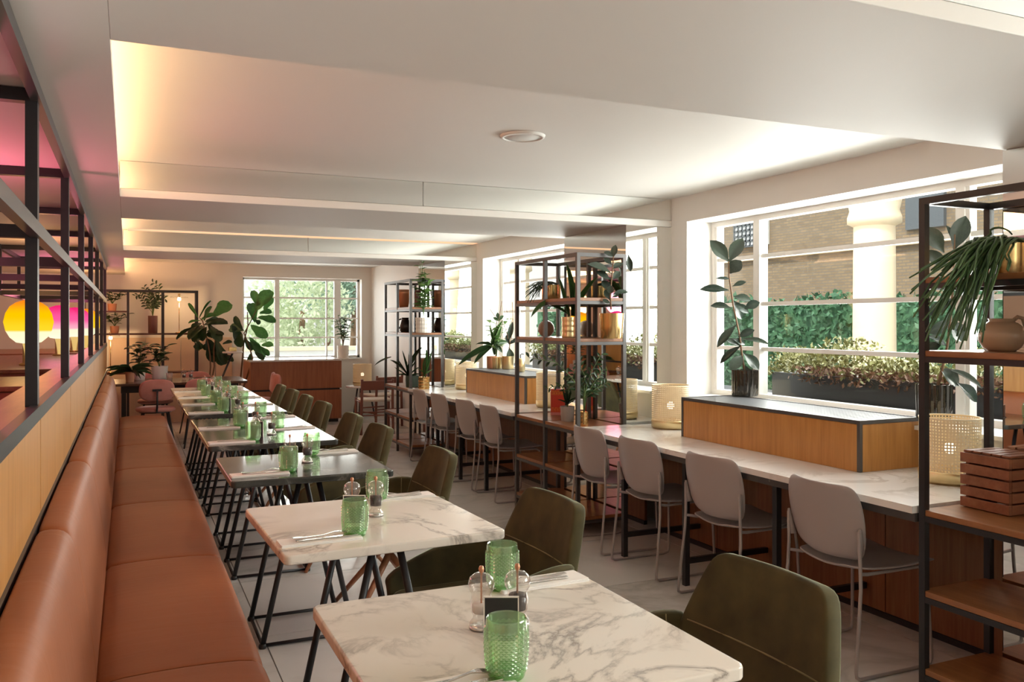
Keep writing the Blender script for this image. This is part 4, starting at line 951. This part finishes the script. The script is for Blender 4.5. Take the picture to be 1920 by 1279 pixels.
# ------------------------------------------------------------------ room behind the partition: booths and globe lamps
for k, (y0_, y1_, z_) in enumerate(((3.4, 4.9, .98), (5.6, 6.6, 1.06), (7.2, 10.4, 1.08), (10.9, 12.88, 1.08))):
    t = thing('booth_divider', ('nearest', 'second', 'long third', 'last')[k] + ' reddish wooden booth divider seen through the partition', 'divider', (-.95, (y0_ + y1_) / 2, 0), 0, 'booth dividers')
    MB().box(-1.9, -.46, y0_, y1_, 0, z_).build('divider_body', 'red_wood', t, world=True); MB().box(-1.92, -.44, y0_ - .02, y1_ + .02, z_, z_ + .03).build('divider_top', 'shelf_wood', t, world=True, bev=.004)
gm = {}
gp = [(.035, -.175), (.09, -.165), (.135, -.125), (.165, -.07), (.18, 0), (.165, .07), (.135, .125), (.09, .157), (.04, .175), (0, .18)]
for c_ in ('yellow', 'pink'): gm[c_] = MB().lathe([(r_, z_) for r_, z_ in gp], 32).mesh('globe', 'globe_' + c_, True)
gstem = MB().lathe([(0, -.35), (.07, -.35), (.07, -.335), (.045, -.33), (.045, -.17), (.0, -.165)], 24).mesh('lamp_stem', 'brass', True)
for u, zc, c_, nm in ((54, 6.9, 'yellow', 'nearest yellow and orange'), (112, 9.0, 'pink', 'nearer magenta pink'), (140, 10.2, 'pink', 'farther magenta pink'), (161, 11.2, 'yellow', 'farther yellow')):
    p = at_d(u, 590, zc); dz_ = 1.11 + .35
    p.z = dz_; l = thing('globe_lamp', '%s glass globe lamp behind the black partition' % nm, 'lamp', p, 0, 'coloured globe lamps')
    put('globe', gm[c_], l); put('lamp_stem', gstem, l)
    pl = bpy.data.lights.new('globe_glow', 'POINT'); pl.energy = 9; pl.color = (1, .50, .2) if c_ == 'yellow' else (1, .22, .38); pl.shadow_soft_size = .17
    po = bpy.data.objects.new('globe_glow', pl); C.objects.link(po); po.parent = l; po.location = (0, 0, .30)
l = thing('globe_lamp', 'magenta globe lamp on the nearest booth divider, mirrored in the near window', 'lamp', (-.75, 4.2, 1.01 + .35), 0, 'coloured globe lamps')
put('globe', gm['pink'], l); put('lamp_stem', gstem, l)
pl = bpy.data.lights.new('globe_glow', 'POINT'); pl.energy = 22; pl.color = (1, .20, .30); pl.shadow_soft_size = .17
po = bpy.data.objects.new('globe_glow', pl); C.objects.link(po); po.parent = l; po.location = (0, 0, .30)
for k, y_ in enumerate((9.0, 9.8, 10.6, 11.4, 12.2)):
    t = thing('tube_light', '%s upright warm light tube on the far side wall' % ORD[k], 'light', (-3.9, y_, 0), 0, 'upright light tubes'); MB().lathe([(0, .5), (.03, .5), (.03, 1.45), (0, 1.45)], 14).build('tube', 'tube_light', t, True); MB().lathe([(0, 0), (.05, 0), (.05, .5), (0, .5)], 14).build('tube_base', 'brass', t, True)

# ------------------------------------------------------------------ outside
g = struct(MB().box(3.9, 60, -40, 70, -.5, -.3).box(-30, 3.9, 13.75, 70, -.5, -.3).build('ground', 'pavement'))
def leaves_mesh(pts, size, material, name, rng):
    n = len(pts); a = rng.normal(size=(n, 3)); a /= np.linalg.norm(a, axis=1)[:, None]; r_ = rng.normal(size=(n, 3)); b_ = np.cross(a, r_); b_ /= np.linalg.norm(b_, axis=1)[:, None]
    s = size * rng.uniform(.6, 1.3, size=(n, 1)); v = np.stack([pts - a * s, pts + b_ * s * .5, pts + a * s, pts - b_ * s * .5], 1).reshape(-1, 3)
    me = bpy.data.meshes.new(name); me.vertices.add(4 * n); me.vertices.foreach_set('co', v.ravel()); me.loops.add(4 * n); me.loops.foreach_set('vertex_index', np.arange(4 * n)); me.polygons.add(n); me.polygons.foreach_set('loop_start', np.arange(n) * 4)
    me.update(calc_edges=True); me.validate(); me.materials.append(M[material]); return me
rng = np.random.default_rng(3)
def foliage(parent, pts, size, material): o = put('foliage', leaves_mesh(pts - np.array(parent.location), size, material, 'foliage', rng), parent); o['kind'] = 'stuff'; return o
# hedge
hg = thing('hedge', 'tall clipped green hedge outside the windows', 'hedge', (9.2, 8, -.3))
MB().box(8.95, 9.6, -4, 18.4, -.3, 1.75).build('hedge_core', 'hedge_leaf', hg, world=True)
n = 30000; q = rng.uniform(size=(n, 3)); fx = 8.93 + .16 * rng.normal(size=n) * .6; yy = -3 + q[:, 1] * 21; zz_ = -.3 + 2.15 * q[:, 2] + .05 * np.sin(yy * 3)
foliage(hg, np.stack([fx, yy, zz_], 1), .055, 'hedge_leaf')
# columns
for k, y_ in enumerate((1.81, 5.55, 9.30, 13.05)):
    c = thing('stone_column', 'cream stone column with moulded capital outside, %s from the camera' % ORD[k], 'column', (6.0, y_, -.3), 0, 'cream stone columns')
    MB().lathe([(.18, .25), (.182, 1.2), (.172, 2.62)], 36).build('shaft', 'cream_stone', c, True); MB().lathe([(0, 0), (.32, 0), (.32, .12), (.27, .14), (.28, .2), (.23, .25)], 36).build('column_base', 'cream_stone', c, True)
    MB().lathe([(.172, 2.60), (.225, 2.63), (.225, 2.68), (.205, 2.74), (.225, 2.83), (.22, 2.90), (.21, 3.2), (.21, 3.6)], 36).build('capital', 'cream_stone', c, True)
# planters
for nm, c_ in (('near', 3.70), ('far', 7.455)):
    t = thing('outdoor_planter', 'black trough planter of golden shrubs outside the %s window' % nm, 'planter', (4.12, c_, .94), 0, 'outdoor planters')
    MB().box(3.98, 4.26, c_ - 1.2, c_ + .85, .94, 1.12).build('trough', 'planter_black', t, world=True)
    n = 5200; yy = rng.uniform(c_ - 1.2, c_ + .95, n); top_ = .05 + .06 * np.sin(yy * 5) + .04 * np.sin(yy * 13); zz_ = 1.10 + rng.uniform(0, 1, n) ** .8 * (.12 + top_)
    foliage(t, np.stack([4.12 + .09 * rng.normal(size=n), yy, zz_], 1), .018, 'shrub_leaf')
    n = 4200; foliage(t, np.stack([4.05 + .06 * rng.normal(size=n), rng.uniform(c_ - 1.2, c_ + .6, n), rng.uniform(1.07, 1.17, n)], 1), .016, 'shrub_red')
struct(MB().box(3.88, 4.5, -6, 13.4, -.3, .939).build('wall_outer_ledge', 'slate'))
# brick building
bb = thing('brick_building', 'brown brick building across the street behind the hedge', 'building', (18, 10, -.3))
MB().box(18, 22, -8, 28, -.3, 12).build('brick_wall', 'brick', bb, world=True)
for u0, u1, v0, v1 in ((1700, 1772, 345, 432), (1380, 1440, 395, 465)):
    a, e = at_x(u0, v1, 17.95), at_x(u1, v0, 17.95)
    f = MB().box(17.9, 18.02, e.y, a.y, a.z, e.z).build('window', 'slate' if u0 != 1380 else 'white_render', bb, world=True)
    if u0 == 1380:
        gmb = MB()
        for k in range(9): y_ = e.y + (a.y - e.y) * k / 8; gmb.box(17.86, 17.9, y_ - .03, y_ + .03, a.z, e.z)
        for k in range(7): z_ = a.z + (e.z - a.z) * k / 6; gmb.box(17.86, 17.9, e.y, a.y, z_ - .03, z_ + .03)
        gmb.build('glazing_grid', 'slate', f, world=True)
a = at_x(1500, 480, 17.9); MB().box(17.85, 18.0, -8, 28, at_x(1600, 462, 17.9).z - .1, at_x(1600, 462, 17.9).z).build('string_course', 'cream_stone', bb, world=True)
# end of the street: white wall and trees
wl = thing('white_garden_wall', 'low white garden wall outside the end window', 'wall', (4, 19, -.3)); MB().box(-4, 8.5, 19, 19.3, -.3, .85).build('wall_body', 'white_render', wl, world=True); MB().box(-4, 8.5, 18.96, 19.34, .85, .93).build('coping', 'cream_stone', wl, world=True)
wh = thing('white_house', 'pale house with white columns behind the trees beyond the end window', 'building', (8, 30, -.3)); MB().box(-6, 24, 30, 34, -.3, 9).build('house_wall', 'white_render', wh, world=True)
for x in (5.4, 6.9, 8.6): MB().box(x, x + .5, 29.7, 30.0, -.3, 8).build('pilaster', 'white_paint', wh, world=True)
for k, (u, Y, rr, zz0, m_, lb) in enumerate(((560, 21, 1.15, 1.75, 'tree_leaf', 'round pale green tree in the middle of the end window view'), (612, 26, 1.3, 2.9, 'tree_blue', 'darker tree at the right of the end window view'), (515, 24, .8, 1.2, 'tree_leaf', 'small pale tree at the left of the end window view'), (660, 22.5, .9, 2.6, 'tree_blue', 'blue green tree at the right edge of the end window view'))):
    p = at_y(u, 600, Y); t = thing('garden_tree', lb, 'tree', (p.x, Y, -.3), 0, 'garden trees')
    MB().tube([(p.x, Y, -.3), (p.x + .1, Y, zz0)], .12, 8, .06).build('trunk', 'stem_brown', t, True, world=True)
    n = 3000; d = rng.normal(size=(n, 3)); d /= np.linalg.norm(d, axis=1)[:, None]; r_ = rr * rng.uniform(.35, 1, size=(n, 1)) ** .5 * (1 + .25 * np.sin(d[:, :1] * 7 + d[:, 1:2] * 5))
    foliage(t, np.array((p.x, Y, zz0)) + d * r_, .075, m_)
